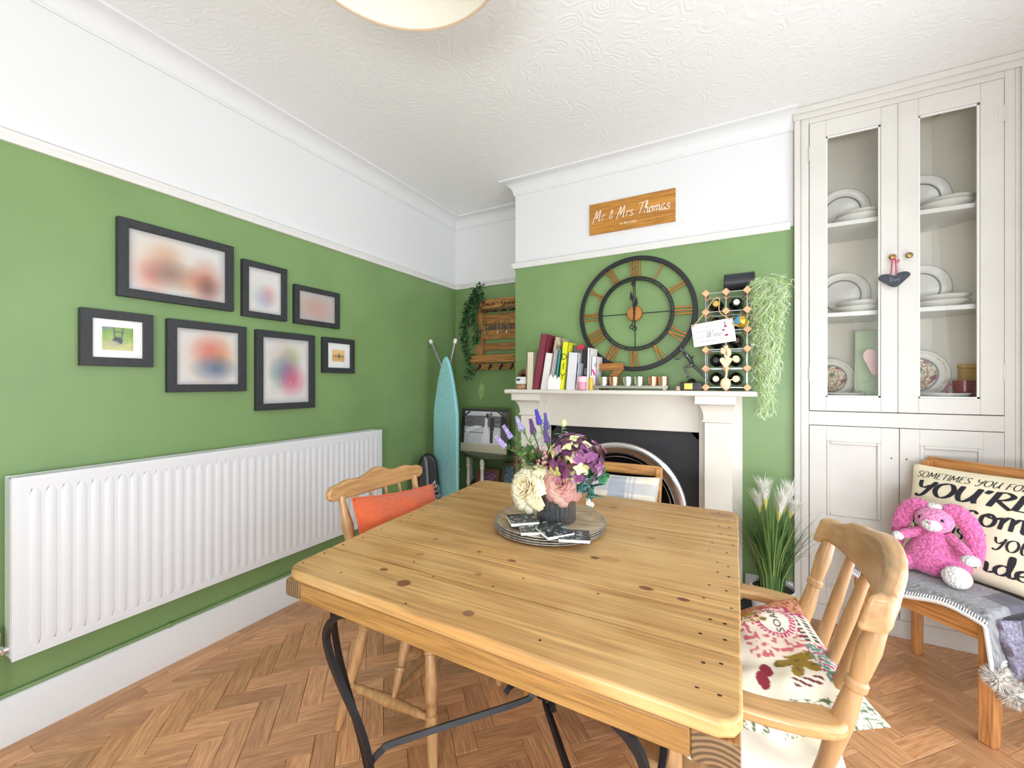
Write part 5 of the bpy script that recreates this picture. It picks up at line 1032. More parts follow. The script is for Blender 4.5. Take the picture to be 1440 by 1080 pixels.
# ---------------------------------------------------------------- flowers
VT = Vector((VX, VY, PZ+.12)); stem = mat('flower_stem', (96, 128, 70), .6); lf = mat('leaf_green', (72, 112, 60), .5, var=.25, vscale=25)
def stemto(mb, p, r=.0025, base=None):
    b = base or VT+Vector((random.uniform(-.03, .03), random.uniform(-.03, .03), 0)); a = Vector((VX+(VX-b.x)*.6, VY+(VY-b.y)*.6, PZ+.022)); p = Vector(p)
    mb.tube(smooth([a, b, b.lerp(p, .5)+Vector((0, 0, .015)), p], 5), r, 6)
def petal(mb, c, ax, ang, r0, L, w, op, n=6, curl=.35, ruff=0):
    z = Vector(ax).normalized(); x = z.orthogonal().normalized(); y = z.cross(x); d = x*cos(ang)+y*sin(ang); s = z.cross(d); c = Vector(c); vs = []
    for i in range(n+1):
        q = i/n; rr_ = r0+L*q*sin(op*(.5+.5*q))+curl*L*max(0, q-.6)**2; hh = L*q*cos(op*(.5+.5*q))-curl*L*max(0, q-.55)**2*1.6
        for j in range(7):
            u = -1+j/3; ww = w*(sin(pi*(.12+.80*q))**.6); a2 = u*ww/max(.004, (r0+L*.45)); vs.append(c+d*(rr_*cos(a2*.55))+s*(u*ww*.75)+z*(hh-.0*u*u)+z*ruff*sin(u*5+ang*3+q*6)*q)
    mb.add(vs, [(i*7+j, i*7+j+1, i*7+j+8, i*7+j+7) for i in range(n) for j in range(6)])
def rose(label, c, ax, R0, col, col2, rings, ruff=0):
    t = thing('rose', label, 'flower', c, group='flowers in the smoky vase'); m = MB(); stemto(m, Vector(c)-Vector(ax).normalized()*.01); build(m, 'stem', stem, t)
    zz_ = Vector(ax).normalized(); k = 0
    for i in range(rings):
        q = i/(rings-1); npt = int(3+q*5); m = MB(); m2 = MB()
        for j in range(npt): petal(m if j % 2 else m2, Vector(c)-zz_*.018*q, ax, 2*pi*j/npt+i*.7+random.uniform(-.15, .15), .003+R0*.36*q, R0*(.62+.30*q)*random.uniform(.92, 1.06), R0*(.30+.42*q), .12+1.12*q, curl=.15+.7*q, ruff=ruff*q)
        build(m, 'petal', mat(label[:14]+'_a', col, .55, sss=.15), t, solid=.0008); build(m2, 'petal', mat(label[:14]+'_b', col2, .55, sss=.15), t, solid=.0008)
    m = MB(); 
    for j in range(5): leaf(m, Vector(c)-zz_*.02, (cos(j*1.25), sin(j*1.25), -.5), .03, .012)
    build(m, 'sepal', lf, t)
random.seed(31)
rose('large cream rose with ruffled petals at the lower left of the bouquet', (-.648, 1.335, .922), (-.30, -.85, .30), .068, (244, 234, 208), (236, 220, 184), 8, .004)
rose('dusty pink rose in the middle of the bouquet', (-.520, 1.335, .950), (.08, -.9, .38), .056, (222, 174, 162), (208, 150, 142), 8)
# hydrangea
t = thing('hydrangea', 'purple and cream hydrangea head at the right of the bouquet', 'flower', (-.48, 1.38, 1.02), group='flowers in the smoky vase'); m = MB(); stemto(m, (-.48, 1.40, .99), .004); build(m, 'stem', stem, t)
cs = [('hyd_purple', (124, 66, 112)), ('hyd_plum', (92, 44, 78)), ('hyd_mauve', (168, 122, 160)), ('hyd_pink', (206, 128, 170)), ('hyd_cream', (226, 218, 164)), ('hyd_lime', (204, 200, 122))]; hm = [MB() for _ in cs]; hc = Vector((-.482, 1.375, 1.015)); ct = Vector((0, 0, 1.29))
for i in range(135):
    z = random.uniform(-.55, 1); a = random.uniform(0, 2*pi); d = Vector((math.sqrt(max(0, 1-z*z))*cos(a), math.sqrt(max(0, 1-z*z))*sin(a), z)); c = hc+Vector((d.x*.092, d.y*.085, d.z*.088))*random.uniform(.74, 1.12)+Vector((ns(i*.37, 1)*.014, 0, ns(i*.53, 2)*.014))
    pick = random.choices(range(6), (26, 18, 20, 9, 18, 12))[0]; x = d.orthogonal().normalized(); y = d.cross(x); r0 = random.uniform(0, 1.5)
    for j in range(4):
        e = x*cos(r0+j*pi/2)+y*sin(r0+j*pi/2); f_ = d.cross(e); L = .021; hm[pick].add([c, c+e*L*.5+f_*L*.45+d*.004, c+e*L+f_*L*.12+d*.002, c+e*L-f_*L*.12+d*.002, c+e*L*.5-f_*L*.45+d*.004], [(0, 1, 2, 3), (0, 3, 4)])
for (nm, cc), mb in zip(cs, hm): build(mb, 'florets', mat(nm, cc, .6, var=.15, vscale=60, sss=.1), t, kind='stuff')
# lavender and greenery
def lavender(label, p, col, L=.05):
    t = thing('lavender_stem', label, 'flower', p, group='lavender stems in the smoky vase'); p = Vector(p); b = VT+Vector((random.uniform(-.03, .01), random.uniform(-.02, .02), 0)); m = MB(); stemto(m, p, .0018, b); build(m, 'stem', stem, t)
    d = (p-b).normalized(); d = (d+Vector((0, 0, .25))).normalized(); m = MB()
    for i in range(8):
        c = p+d*(L*i/7); r = .0095*(1-.45*i/7)*random.uniform(.8, 1.15)
        for j in range(5): a = j*1.257+i*.6; x = d.orthogonal().normalized(); y = d.cross(x); m.ell(c+(x*cos(a)+y*sin(a))*r*.8, (r*.55, r*.55, r*.7), 6, 4)
    build(m, 'flower_spike', mat('lavender_%d' % col[0], col, .7, var=.2, vscale=120), t)
    m = MB()
    for i in range(26): q = random.uniform(.25, .95); c = b.lerp(p, q)+Vector((0, 0, .01)); leaf(m, c, (d+Vector((random.uniform(-.8, .8), random.uniform(-.8, .8), random.uniform(-.3, .5)))), .035, .005, n=3)
    build(m, 'leaves', mat('lavender_leaf', (96, 138, 84), .6, var=.2), t, kind='stuff')
for lb, p, c in (('pale lilac lavender stem reaching furthest left, lower one', (-.765, 1.38, 1.05), (176, 160, 206)), ('pale lilac lavender stem reaching left, upper one', (-.745, 1.39, 1.085), (166, 150, 204)), ('pale lavender stem standing upright at the left', (-.71, 1.41, 1.115), (170, 160, 206)), ('dark purple lavender stem left of centre', (-.655, 1.40, 1.105), (92, 62, 110)), ('blue-violet lavender stem, tallest in the bouquet', (-.635, 1.41, 1.14), (74, 64, 160)), ('violet lavender stem beside the tallest one', (-.615, 1.43, 1.125), (98, 84, 160)), ('purple lavender stem above the berries', (-.595, 1.39, 1.08), (100, 76, 130))): lavender(lb, p, c)
t = thing('foliage_spray', 'bushy mixed green foliage at the left of the bouquet', 'foliage', (-.64, 1.40, .95), group='greenery in the smoky vase'); m = MB(); m2 = MB(); m3 = MB(); stemto(m3, (-.66, 1.40, 1.0)); build(m3, 'stem', stem, t)
for i in range(220): 
    q = random.random(); c = VT+Vector((-.10*q+random.uniform(-.035, .05), random.uniform(-.06, .05), .01+.11*q+random.uniform(-.02, .02))); leaf(m if i % 3 else m2, c, (random.uniform(-1, .6), random.uniform(-1, .5), random.uniform(-.5, .8)), random.uniform(.03, .05), random.uniform(.012, .022))
build(m, 'leaves', lf, t, kind='stuff'); build(m2, 'light_leaves', mat('lime_leaf', (142, 160, 82), .55, var=.2), t, kind='stuff')
t = thing('berry_spray', 'cluster of small pink and burgundy berries above the pink rose', 'berries', (-.57, 1.37, 1.02), group='greenery in the smoky vase'); m = MB(); m2 = MB(); m3 = MB(); stemto(m3, (-.575, 1.37, 1.01)); build(m3, 'stem', stem, t)
for i in range(34): c = Vector((-.578, 1.355, 1.02))+Vector((random.gauss(0, .024), random.gauss(0, .018), random.gauss(0, .026))); (m if i % 2 else m2).ell(c, random.uniform(.005, .0075), 8, 6)
build(m, 'pink_berries', mat('pink_berry', (210, 150, 150), .4), t, kind='stuff'); build(m2, 'dark_berries', mat('dark_berry', (104, 48, 62), .35), t, kind='stuff')
euc = mat('eucalyptus_leaf', (132, 168, 146), .55, var=.18, vscale=30); teal = mat('teal_leaf', (66, 122, 116), .5, var=.25, vscale=25)
def euca(label, pts, mm, L, n_, w=.7, extra=None):
    t = thing('eucalyptus_stem', label, 'foliage', pts[-1], group='greenery in the smoky vase'); p = smooth(pts, 6); m = MB(); m.tube([VT*.5+Vector((VX, VY, PZ+.03))*.5]+[VT]+p, .0018, 6); build(m, 'stem', stem, t)
    for i in range(n_):
        q = p[min(len(p)-1, int(len(p)*(.2+.8*i/n_)))]; tg = (p[-1]-p[0]).normalized(); s = tg.orthogonal().normalized(); s = (Matrix.Rotation(i*1.9, 3, tg) @ s); m = MB(); leaf(m, q, s+tg*.25, L*random.uniform(.8, 1.15), L*w, n=5); build(m, 'leaf', mm, t, solid=.0006)
    if extra: extra(t, p[-1])
def bud(t, p): m = MB(); m.ell(p+Vector((0, 0, .008)), (.011, .011, .014), 10, 7); build(m, 'bud', mat('lime_bud', (206, 212, 150), .6), t)
def tinyf(t, p):
    m = MB()
    for j in range(4):
        c = p+Vector((random.uniform(-.014, .014), random.uniform(-.01, .01), random.uniform(-.02, .004)))
        for a in range(5): m.ell(c+Vector((.005*cos(a*1.257), -.002, .005*sin(a*1.257))), (.004, .002, .004), 6, 4)
    build(m, 'tiny_blossom', mat('blush_blossom', (240, 214, 206), .6), t)
euca('pale green eucalyptus sprig standing up with a lime bud', [(-.565, 1.43, 1.03), (-.56, 1.43, 1.08), (-.548, 1.43, 1.135)], euc, .032, 9, .55, bud)
euca('teal eucalyptus sprig drooping to the right of the vase', [(-.50, 1.37, .96), (-.45, 1.34, .975), (-.42, 1.32, .95), (-.41, 1.31, .91)], teal, .05, 15, .62, tinyf)
euca('green leafed sprig pointing right beyond the hydrangea', [(-.48, 1.38, .97), (-.41, 1.37, 1.0), (-.37, 1.36, .98)], mat('deep_green_leaf', (56, 118, 76), .5, var=.2), .044, 9, .6)
t = thing('protea_spray', 'dusty terracotta spiky flower behind the cream rose', 'flower', (-.73, 1.43, .98), group='flowers in the smoky vase'); m = MB(); stemto(m, (-.735, 1.44, .97)); build(m, 'stem', stem, t); m = MB()
for i in range(60): c = Vector((-.735, 1.44, .95+.0014*i)); a = i*2.4; leaf(m, c, (cos(a), sin(a)-.2, .7), .032, .010, n=3)
build(m, 'spiky_petals', mat('terracotta_petal', (172, 110, 96), .6, var=.2), t, kind='stuff')

# ---------------------------------------------------------------- cushions
t = thing('cushion', 'burnt orange cushion with grey tassels on the spindle chair', 'cushion', (-1.22, 1.37, .455)); z_ = Vector((.93, 0, .36)).normalized(); x_ = Vector((0, 1, -.105)).normalized(); y_ = z_.cross(x_); M = frame_to(Vector((-1.235, 1.365, .63)), x_, y_, z_)
org_ = mat('orange_chenille', (206, 94, 52), .9, var=.04, vscale=60, bump=.4, bscale=260, sheen=.3)
build(pillow(.49, .40, .13, M, n=28, wr=.02), 'cover', org_, t, sharp=180); build(piping(.492, .402, M, .005), 'piping', org_, t)
m = MB(); random.seed(2)
for j in range(22):
    a = Vector((.243, .2-.40*j/21, 0)); m.tube(smooth([M @ a, M @ (a+Vector((.02, random.uniform(-.01, .015), .005))), M @ (a+Vector((.045, random.uniform(-.012, .012), random.uniform(-.02, .01)))), M @ (a+Vector((.05, -.02, random.uniform(-.02, .01))))], 4), .0028, 4)
build(m, 'tassels', mat('grey_tassel', (150, 152, 156), .85, var=.2), t, kind='stuff')
def tartan(u, v):
    c = (222, 216, 202); 
    def band(x, bands, cc): 
        nonlocal c
        for p, w, cl, s in bands:
            if abs(x-p) < w: c = mixc(c, cl, s)
    band(u, ((.24, .07, (150, 156, 172), .6), (.58, .085, (132, 142, 166), .62), (.70, .012, (150, 160, 180), .6), (.74, .012, (150, 160, 180), .6), (.9, .05, (226, 214, 186), .6), (.08, .03, (226, 214, 186), .6)), 0)
    band(v, ((.85, .07, (150, 156, 172), .5), (.55, .06, (150, 158, 174), .5), (.42, .012, (200, 190, 170), .6), (.3, .03, (226, 214, 186), .6), (.12, .07, (150, 156, 172), .5), (.68, .012, (226, 210, 176), .6)), 0)
    return mixc(c, (255, 255, 255), .12*ns(u*60, v*60))
t = thing('cushion', 'pale tartan checked cushion on the dining chair by the fireplace', 'cushion', (-.52, 2.05, .46)); z_ = Vector((.05, -.93, .34)).normalized(); x_ = Vector((.999, .05, -.02)).normalized(); y_ = z_.cross(x_); M = frame_to(Vector((-.528, 1.965, .655)), x_, y_, z_)
build(pillow(.435, .41, .12, M, tartan, 44, wr=.012), 'cover', vcol('tartan_weave', .9, .3, 400), t, sharp=180); build(piping(.437, .412, M, .0035), 'piping', mat('pale_piping', (204, 198, 188), .9), t)
# floral cushion on the armchair
def floral(u, v):
    n1 = ns(u*9, v*9, 1); n2 = ns(u*34, v*34, 2); a, b = u, (1-v)/.44; c = (238, 232, 214); j = .02*n2
    ring = math.hypot((a-.30)/.135, (b-.50)/.285); ang = math.atan2(b-.5, (a-.3)*2.1)
    if a+j < .13 or (a < .20 and b < .22): c = (204, 146, 112) if abs(ns(u*26, v*26, 5)+.4*n2) > .10 else (158, 76, 52)
    elif b+4*j > .62 and a < .30:
        c = (228, 206, 170)
        if n2 > .16: c = (126, 112, 46)
        elif n2 < -.2: c = (154, 58, 56)
        for cx, cy, r in ((.06, .78, .075), (.02, 1.12, .08), (.24, 1.02, .06), (.15, 1.5, .07)):
            d = math.hypot(a-cx, (b-cy)*.47)+j
            if d < r: c = (200, 66, 68)
            elif d < r*1.3: c = (242, 230, 204)
        if math.hypot(a-.17, (b-.84)*.47)+j < .06: c = (206, 164, 54) if n2 < .1 else (150, 130, 44)
    elif ring < 1:
        c = (241, 232, 220) if ring < .66 else ((188, 50, 98) if ring < .92 and sin(ang*30) > -.25 else (240, 224, 212))
        if .66 < ring < .72: c = (188, 60, 100)
    elif .13 < a < .24 and b < .62: c = (178, 62, 98) if n2 > -.12 else (232, 190, 196)
    elif b < .30 and a < .48:
        c = (238, 230, 214)
        if (abs(b-.10) < .035 or abs(b-.22) < .03) and sin(a*190) > -.3: c = (76, 66, 64)
        if abs(b-.27) < .03 and sin(a*120) > 0: c = (170, 40, 84)
    elif .5 < a < .80 and b < .30: c = (104, 146, 132) if n2 > .02 else ((176, 66, 116) if n2 < -.16 else (236, 230, 216))
    elif a < .56 and b < 1.0: c = (238, 222, 206) if n2 < .10 else (204, 108, 116)
    else:
        d = math.hypot(a-.60, (b-.50)*.47); g = math.atan2((b-.5)*.47, a-.60)
        if d < .05+.10*abs(sin(g*3+.4)): c = (152, 126, 46) if n2 > -.22 else (116, 96, 38)
        for cx, cy in ((.66, .93), (.72, 1.02)):
            if math.hypot((a-cx)/.055, (b-cy)*.47/.034) < 1: c = (140, 38, 58)
        if .74 < a < .80 and .35 < b < .7 and sin((a*3+b)*50) > .1: c = (116, 56, 66)
        if a > .86 and abs(n2) < .12: c = (92, 110, 78)
        if b > 1.3 and n2 > .22: c = (110, 120, 80)
    return mixc(c, (70, 56, 44), .04+.05*n1)
A_ = Vector((.157, 1.425, .685)); B_ = Vector((.272, 1.135, .605)); e1 = (B_-A_); e2d = Vector((-.30, -.16, -.15)); nrm_ = e1.cross(e2d); nrm_ = nrm_ if nrm_.z > 0 else -nrm_; nrm_.normalize(); xx_ = e1.normalized(); yy_ = nrm_.cross(xx_)
if yy_.dot(e2d) > 0: yy_ = -yy_
wc, hc_ = e1.length*1.12, .43; cen_ = (A_+B_)/2-yy_*(hc_/2)
t = thing('cushion', 'patchwork floral cushion in red, ochre and cream leaning in the armchair', 'cushion', (cen_.x, cen_.y, .445)); M = frame_to(cen_-nrm_*.02, xx_, yy_, nrm_)
m = MB(); m.grid(pillow_fn(wc, hc_, .13, 1, .07, .02), 130, 130, M, floral); build(m, 'cover', vcol('patchwork_cotton', .9, .15, 300), t, sharp=180)
m = MB(); m.grid(pillow_fn(wc, hc_, .12, -1, .07, .02), 24, 24, M); build(m, 'back_cover', mat('cream_cotton', (236, 230, 214), .9, bump=.2, bscale=60), t, sharp=180)
soap = MB(); Pf = pillow_fn(wc, hc_, .13, 1, .07, .02)
def on_pillow(x, y): u, v = .58-x/wc, .5-y/hc_; p = Pf(u, v); return M @ Vector((p[0], p[1], p[2]+.0012))
tm_ = MB(); type_text(tm_, 'SOAP', .026, Matrix.Identity(4), align='CENTER'); soap.add([on_pillow(-p.x, -p.y-.008) if False else M @ Vector((lambda q: (q[0], q[1], q[2]+.0016))(Pf(.30-p.x/wc, .785-(p.y-.009)/hc_))) for p in tm_.v], tm_.f); build(soap, 'lettering', mat('dark_print', (60, 54, 58), .9), t)
t = thing('seat_cushion', 'cream gathered seat pad with sprigged edge on the armchair', 'cushion', (.0, 1.21, .441)); build(pillow(.42, .43, .085, T(.0, 1.21, .485), None, 28, .03, .02), 'pad', mat('cream_cotton', (236, 230, 214), .9, bump=.2, bscale=60), t, sharp=180)
m = MB(); m.tube([(.2, 1.03, .48), (.24, 1.01, .47), (.25, 1.0, .42)], .004, 6); m.tube([(.2, 1.39, .48), (.24, 1.41, .47), (.25, 1.42, .42)], .004, 6); build(m, 'tie', mat('cream_cotton', (236, 230, 214), .9), t)
# lettered cushion leaning on the side chair's back (chair's local axes)
BM = wpos(bench)
t = thing('cushion', 'cream cushion with large black brush lettering leaning on the side chair', 'cushion', BM @ Vector((-.11, .03, .46))); zl = Vector((.965, 0, .26)).normalized(); xl = Vector((0, 1, .03)).normalized(); yl = zl.cross(xl); CM = BM @ frame_to(Vector((-.135, .035, .685)), xl, yl, zl)
cwid, chgt = .53, .46; build(pillow(cwid, chgt, .12, CM, None, 30, .04, .008), 'cover', mat('cream_canvas', (236, 224, 196), .9, bump=.3, bscale=500), t, sharp=180)
CP = pillow_fn(cwid, chgt, .12, 1, .04, .008)
def onc(ox, oy, rot=0): return lambda x, y: CM @ Vector((lambda p: (p[0], p[1], p[2]+.0015))(CP(.5+(ox+x)/cwid, .5+(oy+y)/chgt)))
m = MB(); pen(m, 'SOMETIMES YOU FORGET', onc(-.238, .170), .030, True, .12, .5, .2, width=.45, k=4); pen(m, "YOU'RE", onc(-.235, .088), .068, True, .19, .38, .16, width=.405); pen(m, 'awesome', onc(-.225, .005), .105, False, .125, .4, .1, width=.44); pen(m, 'SO THIS IS YOUR', onc(-.23, -.072), .046, True, .16, .42, .14, width=.44); pen(m, 'reminder', onc(-.2, -.172), .082, False, .13, .42, .1, width=.42)
build(m, 'lettering', mat('brush_ink', (36, 36, 46), .85), t)
# ---------------------------------------------------------------- knitted blanket with pompoms
def blk_fn(top):
    def f(u, v):                                           # u along the seat front (left to right), v from the front edge back
        y = -.215+.50*u; edge = .235+.02*sin(u*7)+(.02 if top else .012); x = edge-v*(.26 if top else .22); z = .4635+(.014 if top else .002)+.004*ns(u*6, v*6, 3)
        ov = max(0, x-.205); z -= ov*.9; x -= ov*.25
        oy = max(0, y-.225); z -= oy*2.6; y -= oy*.55; 
        return BM @ Vector((x, y, z))
    return f
gk = vcol('grey_knit', .95, .9, 320, bdist=.003, sheen=.3); marl = lambda u, v: mixc((96, 96, 104), (172, 170, 170), .5+1.2*ns(u*60, v*36)) if not (.0 < v < .0) else (0, 0, 0)
def bcol(top): return lambda u, v: mixc((62, 60, 76), (84, 80, 98), .5+ns(u*40, v*30)) if (u > .72 and v > .55) or (not top and u < .3) else marl(u, v)
t = thing('blanket', 'grey marl knitted blanket with white crochet edge draped over the side chair', 'blanket', BM @ Vector((.15, .05, .46)))
for tp in (False, True):
    m = MB(); m.grid(blk_fn(tp), 70, 36, None, bcol(tp)); build(m, 'knit_layer', gk, t, solid=.008, sharp=180)
    f = blk_fn(tp); m = MB(); P = [Vector(f(i/60, 0)) for i in range(61)]+[Vector(f(1, i/24)) for i in range(1, 25)]
    m.tube([p+Vector((0, 0, .002)) for p in P], .006, 6)
    for i in range(0, len(P)-1): m.tube([P[i]+Vector((0, 0, .006)), Vector(f(min(1, i/60), .05 if i <= 60 else max(.05, (i-60)/24)))+Vector((0, 0, .008))], .0018, 4)
    build(m, 'crochet_edge', mat('white_wool', (226, 224, 222), .95), t)
m = MB(); a = BM @ Vector((.19, .238, .455)); hang = smooth([a, a+Vector((.012, -.02, -.06)), a+Vector((.03, -.022, -.13)), a+Vector((.025, -.02, -.19))], 6)
vs = []
for i, p in enumerate(hang): w = .06-.045*i/len(hang); vs += [p+Vector((-w*.4, .3*w, 0)), p+Vector((0, -.012*sin(i), 0)), p+Vector((w, w*.5, 0))]
m.add(vs, [(i*3+j, i*3+j+1, i*3+j+4, i*3+j+3) for i in range(len(hang)-1) for j in range(2)]); build(m, 'hanging_corner', mat('dark_knit', (120, 116, 132), .95, var=.25, vscale=120, bump=.6, bscale=300), t, solid=.01)
random.seed(9)
for p, r in (((.80, 2.055, .275), .05), ((.845, 2.075, .222), .055)):
    m = MB(); p = Vector(p); m.ell(p, r*.55, 10, 8)
    for i in range(520):
        z = random.uniform(-1, 1); an = random.uniform(0, 2*pi); d = Vector((math.sqrt(1-z*z)*cos(an), math.sqrt(1-z*z)*sin(an), z)); e = d.orthogonal().normalized()*.0022; q = p+d*r*random.uniform(.88, 1.05); s = p+d*r*.4; g_ = d.cross(e).normalized()*.0022; m.add([s+e, s-e*.5+g_, s-e*.5-g_, q], [(0, 1, 3), (1, 2, 3), (2, 0, 3)])
    build(m, 'pompom', mat('grey_pompom', (196, 193, 186), .95, var=.3, vscale=60), t)
# ---------------------------------------------------------------- crocheted rabbit (built around its own axes: x forwards, y to its left)
def knitmat(name, col):
    k = NT(name); k.b.inputs['Roughness'].default_value = .95; k.b.inputs['Sheen Weight'].default_value = .3; tc = k.n('ShaderNodeTexCoord').outputs['Object']; v = k.n('ShaderNodeTexVoronoi', i_Scale=95.0); k.l(tc, v.inputs['Vector'])
    k.l(k.ramp(v.outputs['Distance'], [(.0, tuple(min(255, c*1.12) for c in col)), (.75, tuple(c*.84 for c in col))]), k.b.inputs['Base Color']); k.bump(k.math('SUBTRACT', 1.0, v.outputs['Distance']), 1.0, .005); return k.mat
pk, wk = knitmat('pink_yarn', (222, 112, 170)), knitmat('white_yarn', (240, 236, 234)); lp_ = knitmat('light_pink_yarn', (228, 138, 184))
rb = thing('toy_rabbit', 'pink crocheted rabbit with long ears sitting on the blanket', 'toy', (.755, 2.425, .483), -122); L = dict(local=True, sharp=180)
m = MB(); m.lathe([(0, .0), (.08, .003), (.106, .022), (.108, .05), (.092, .095), (.066, .14), (.044, .175), (.03, .19), (0, .193)], 28, T(-.01, 0, 0)); build(m, 'body', pk, rb, **L)
m = MB(); m.ell((.010, .0, .222), (.056, .062, .053), 24, 16); build(m, 'head', lp_, rb, **L)
m = MB(); m.ell((.048, .002, .211), (.026, .035, .028), 18, 12); build(m, 'muzzle', wk, rb, **L)
m = MB(); m.ell((.074, .002, .222), (.005, .008, .006), 10, 8); build(m, 'nose', lp_, rb, **L)
for s in (-1, 1):
    m = MB(); m.ell((.050, s*.033, .234), (.007, .008, .008), 12, 8); build(m, 'eye', mat('black_bead', (20, 18, 26), .1), rb, **L)
    m = MB(); m.tube(smooth([(-.005, s*.026, .268), (-.008, s*.066, .268), (-.008, s*.100, .222), (-.004, s*.118, .155), (.004, s*.122, .085)], 7), [.015+.019*sin(pi*min(1, .12+i/33))**.8 for i in range(29)], 14, sq=.6); build(m, 'ear', pk, rb, **L)
    ar = smooth([(.005, s*.042, .165), (.04, s*.085, .14), (.062, s*.115, .112)] if s > 0 else [(.005, s*.042, .165), (.04, s*.075, .15), (.06, s*.095, .142)], 6); m = MB(); m.tube(ar, [.020]*9+[.018]*4, 14); a_ = build(m, 'arm', pk, rb, **L)
    m = MB(); m.ell(ar[-1]+Vector((.010, s*.006, -.006)), (.028, .028, .021) if s > 0 else (.022, .021, .019), 16, 10); build(m, 'paw', wk, a_, **L)
    le = smooth([(.03, s*.05, .034), (.075, s*.076, .034), (.10, s*.088, .036)], 6); m = MB(); m.tube(le, .033, 14); l_ = build(m, 'leg', pk, rb, **L)
    m = MB(); m.ell(le[-1]+Vector((.024, s*.006, .006)), (.042, .044, .042), 18, 12); build(m, 'foot', wk, l_, **L)
m = MB(); m.ell((-.0, -.002, .278), (.020, .026, .014), 14, 9); build(m, 'topknot', wk, rb, **L)
t = thing('plush_toy', 'small cream plush lying behind the pink rabbit at the chair corner', 'toy', BM @ Vector((.06, -.17, .482))); p = BM @ Vector((.05, -.165, .515)); m = MB(); m.ell(p, (.04, .034, .03), 14, 10); build(m, 'body', mat('cream_plush', (222, 214, 200), .95, bump=.6, bscale=200), t, sharp=180)
m = MB(); m.ell(p+Vector((-.03, -.01, .02)), (.022, .02, .02), 12, 8); build(m, 'head', mat('cream_plush', (222, 214, 200), .95), t, sharp=180)
# ---------------------------------------------------------------- grass in the white pot
t = thing('potted_grass', 'white pot of green grass with white feathery plumes beside the fireplace', 'plant', (.178, 2.62, 0)); GX, GY = .178, 2.62
m = MB(); m.lathe([(.07, .001), (.085, .01), (.102, .14), (.105, .205), (.099, .207), (.094, .15), (.09, .19), (0, .192)], 32, T(GX, GY, 0)); build(m, 'pot', mat('white_pot', (226, 228, 230), .45, var=.04, vscale=30), t)
m = MB(); m.lathe([(.0, .193), (.094, .1935)], 20, T(GX, GY, 0), caps=False); build(m, 'soil', mat('soil', (60, 50, 40), .95), t)
random.seed(17); gm = [MB(), MB(), MB()]
for i in range(620):
    a = random.uniform(0, 2*pi); r = random.uniform(0, .06); b = Vector((GX+r*cos(a), GY+r*sin(a), .19)); L_ = random.uniform(.28, .50); sp = random.uniform(.02, .17)*(.5+r/.06); d = Vector((cos(a), sin(a)*.8, 0)); arch = random.random() < .1
    if b.y+d.y*sp > 2.76: d.y *= .3
    pts = [b+d*(sp*q*q)+Vector((0, 0, L_*q-(.10*q**3 if arch else .02*q*q))) for q in (0, .25, .5, .75, 1)]; s = Vector((-d.y, d.x, 0)).normalized() if d.length > 0 else Vector((1, 0, 0)); w = random.uniform(.0020, .0042); vs = []
    for q, p in zip((1, .95, .8, .5, .08), pts): vs += [p-s*w*q, p+s*w*q]
    gm[i % 3].add(vs, [(2*j, 2*j+1, 2*j+3, 2*j+2) for j in range(4)])
for mb, cc in zip(gm, ((96, 140, 72), (64, 104, 56), (140, 168, 100))): build(mb, 'grass_blades', mat('grass_%d' % cc[0], cc, .55), t, kind='stuff')
pm, py_ = mat('plume_white', (240, 240, 232), .9), mat('plume_yellow', (218, 216, 120), .9)
for x, y, z0, z1, lean in ((-.032, -.03, .61, .815, -.01), (.02, -.05, .55, .78, .03), (.055, .0, .60, .80, .025), (-.06, .0, .58, .73, -.008), (.075, -.02, .58, .70, .03)):
    b = Vector((GX+x, GY+y, z0)); m = MB(); m.tube(smooth([(GX+x*.3, GY+y*.3, .2), (GX+x*.6, GY+y*.6, .42), b], 5), .002, 5); st = build(m, 'plume_stem', stem, t); mw = MB(); my = MB()
    for i in range(420):
        q = random.random(); c = b+Vector((lean*q, 0, (z1-z0)*.62*q)); a = random.uniform(0, 2*pi); rr_ = (.012+.056*q)*random.uniform(.5, 1); e = c+Vector((cos(a)*rr_, sin(a)*rr_, (z1-z0)*.38*random.uniform(.6, 1))); s = Vector((-sin(a), cos(a), 0))*.0011; md = c.lerp(e, .5)+Vector((cos(a), sin(a), 0))*rr_*.15
        (my if q < .22 else mw).add([c-s, c+s, md+s, md-s, e], [(0, 1, 2, 3), (3, 2, 4)])
    build(mw, 'plume', pm, t); build(my, 'plume_base', py_, t)

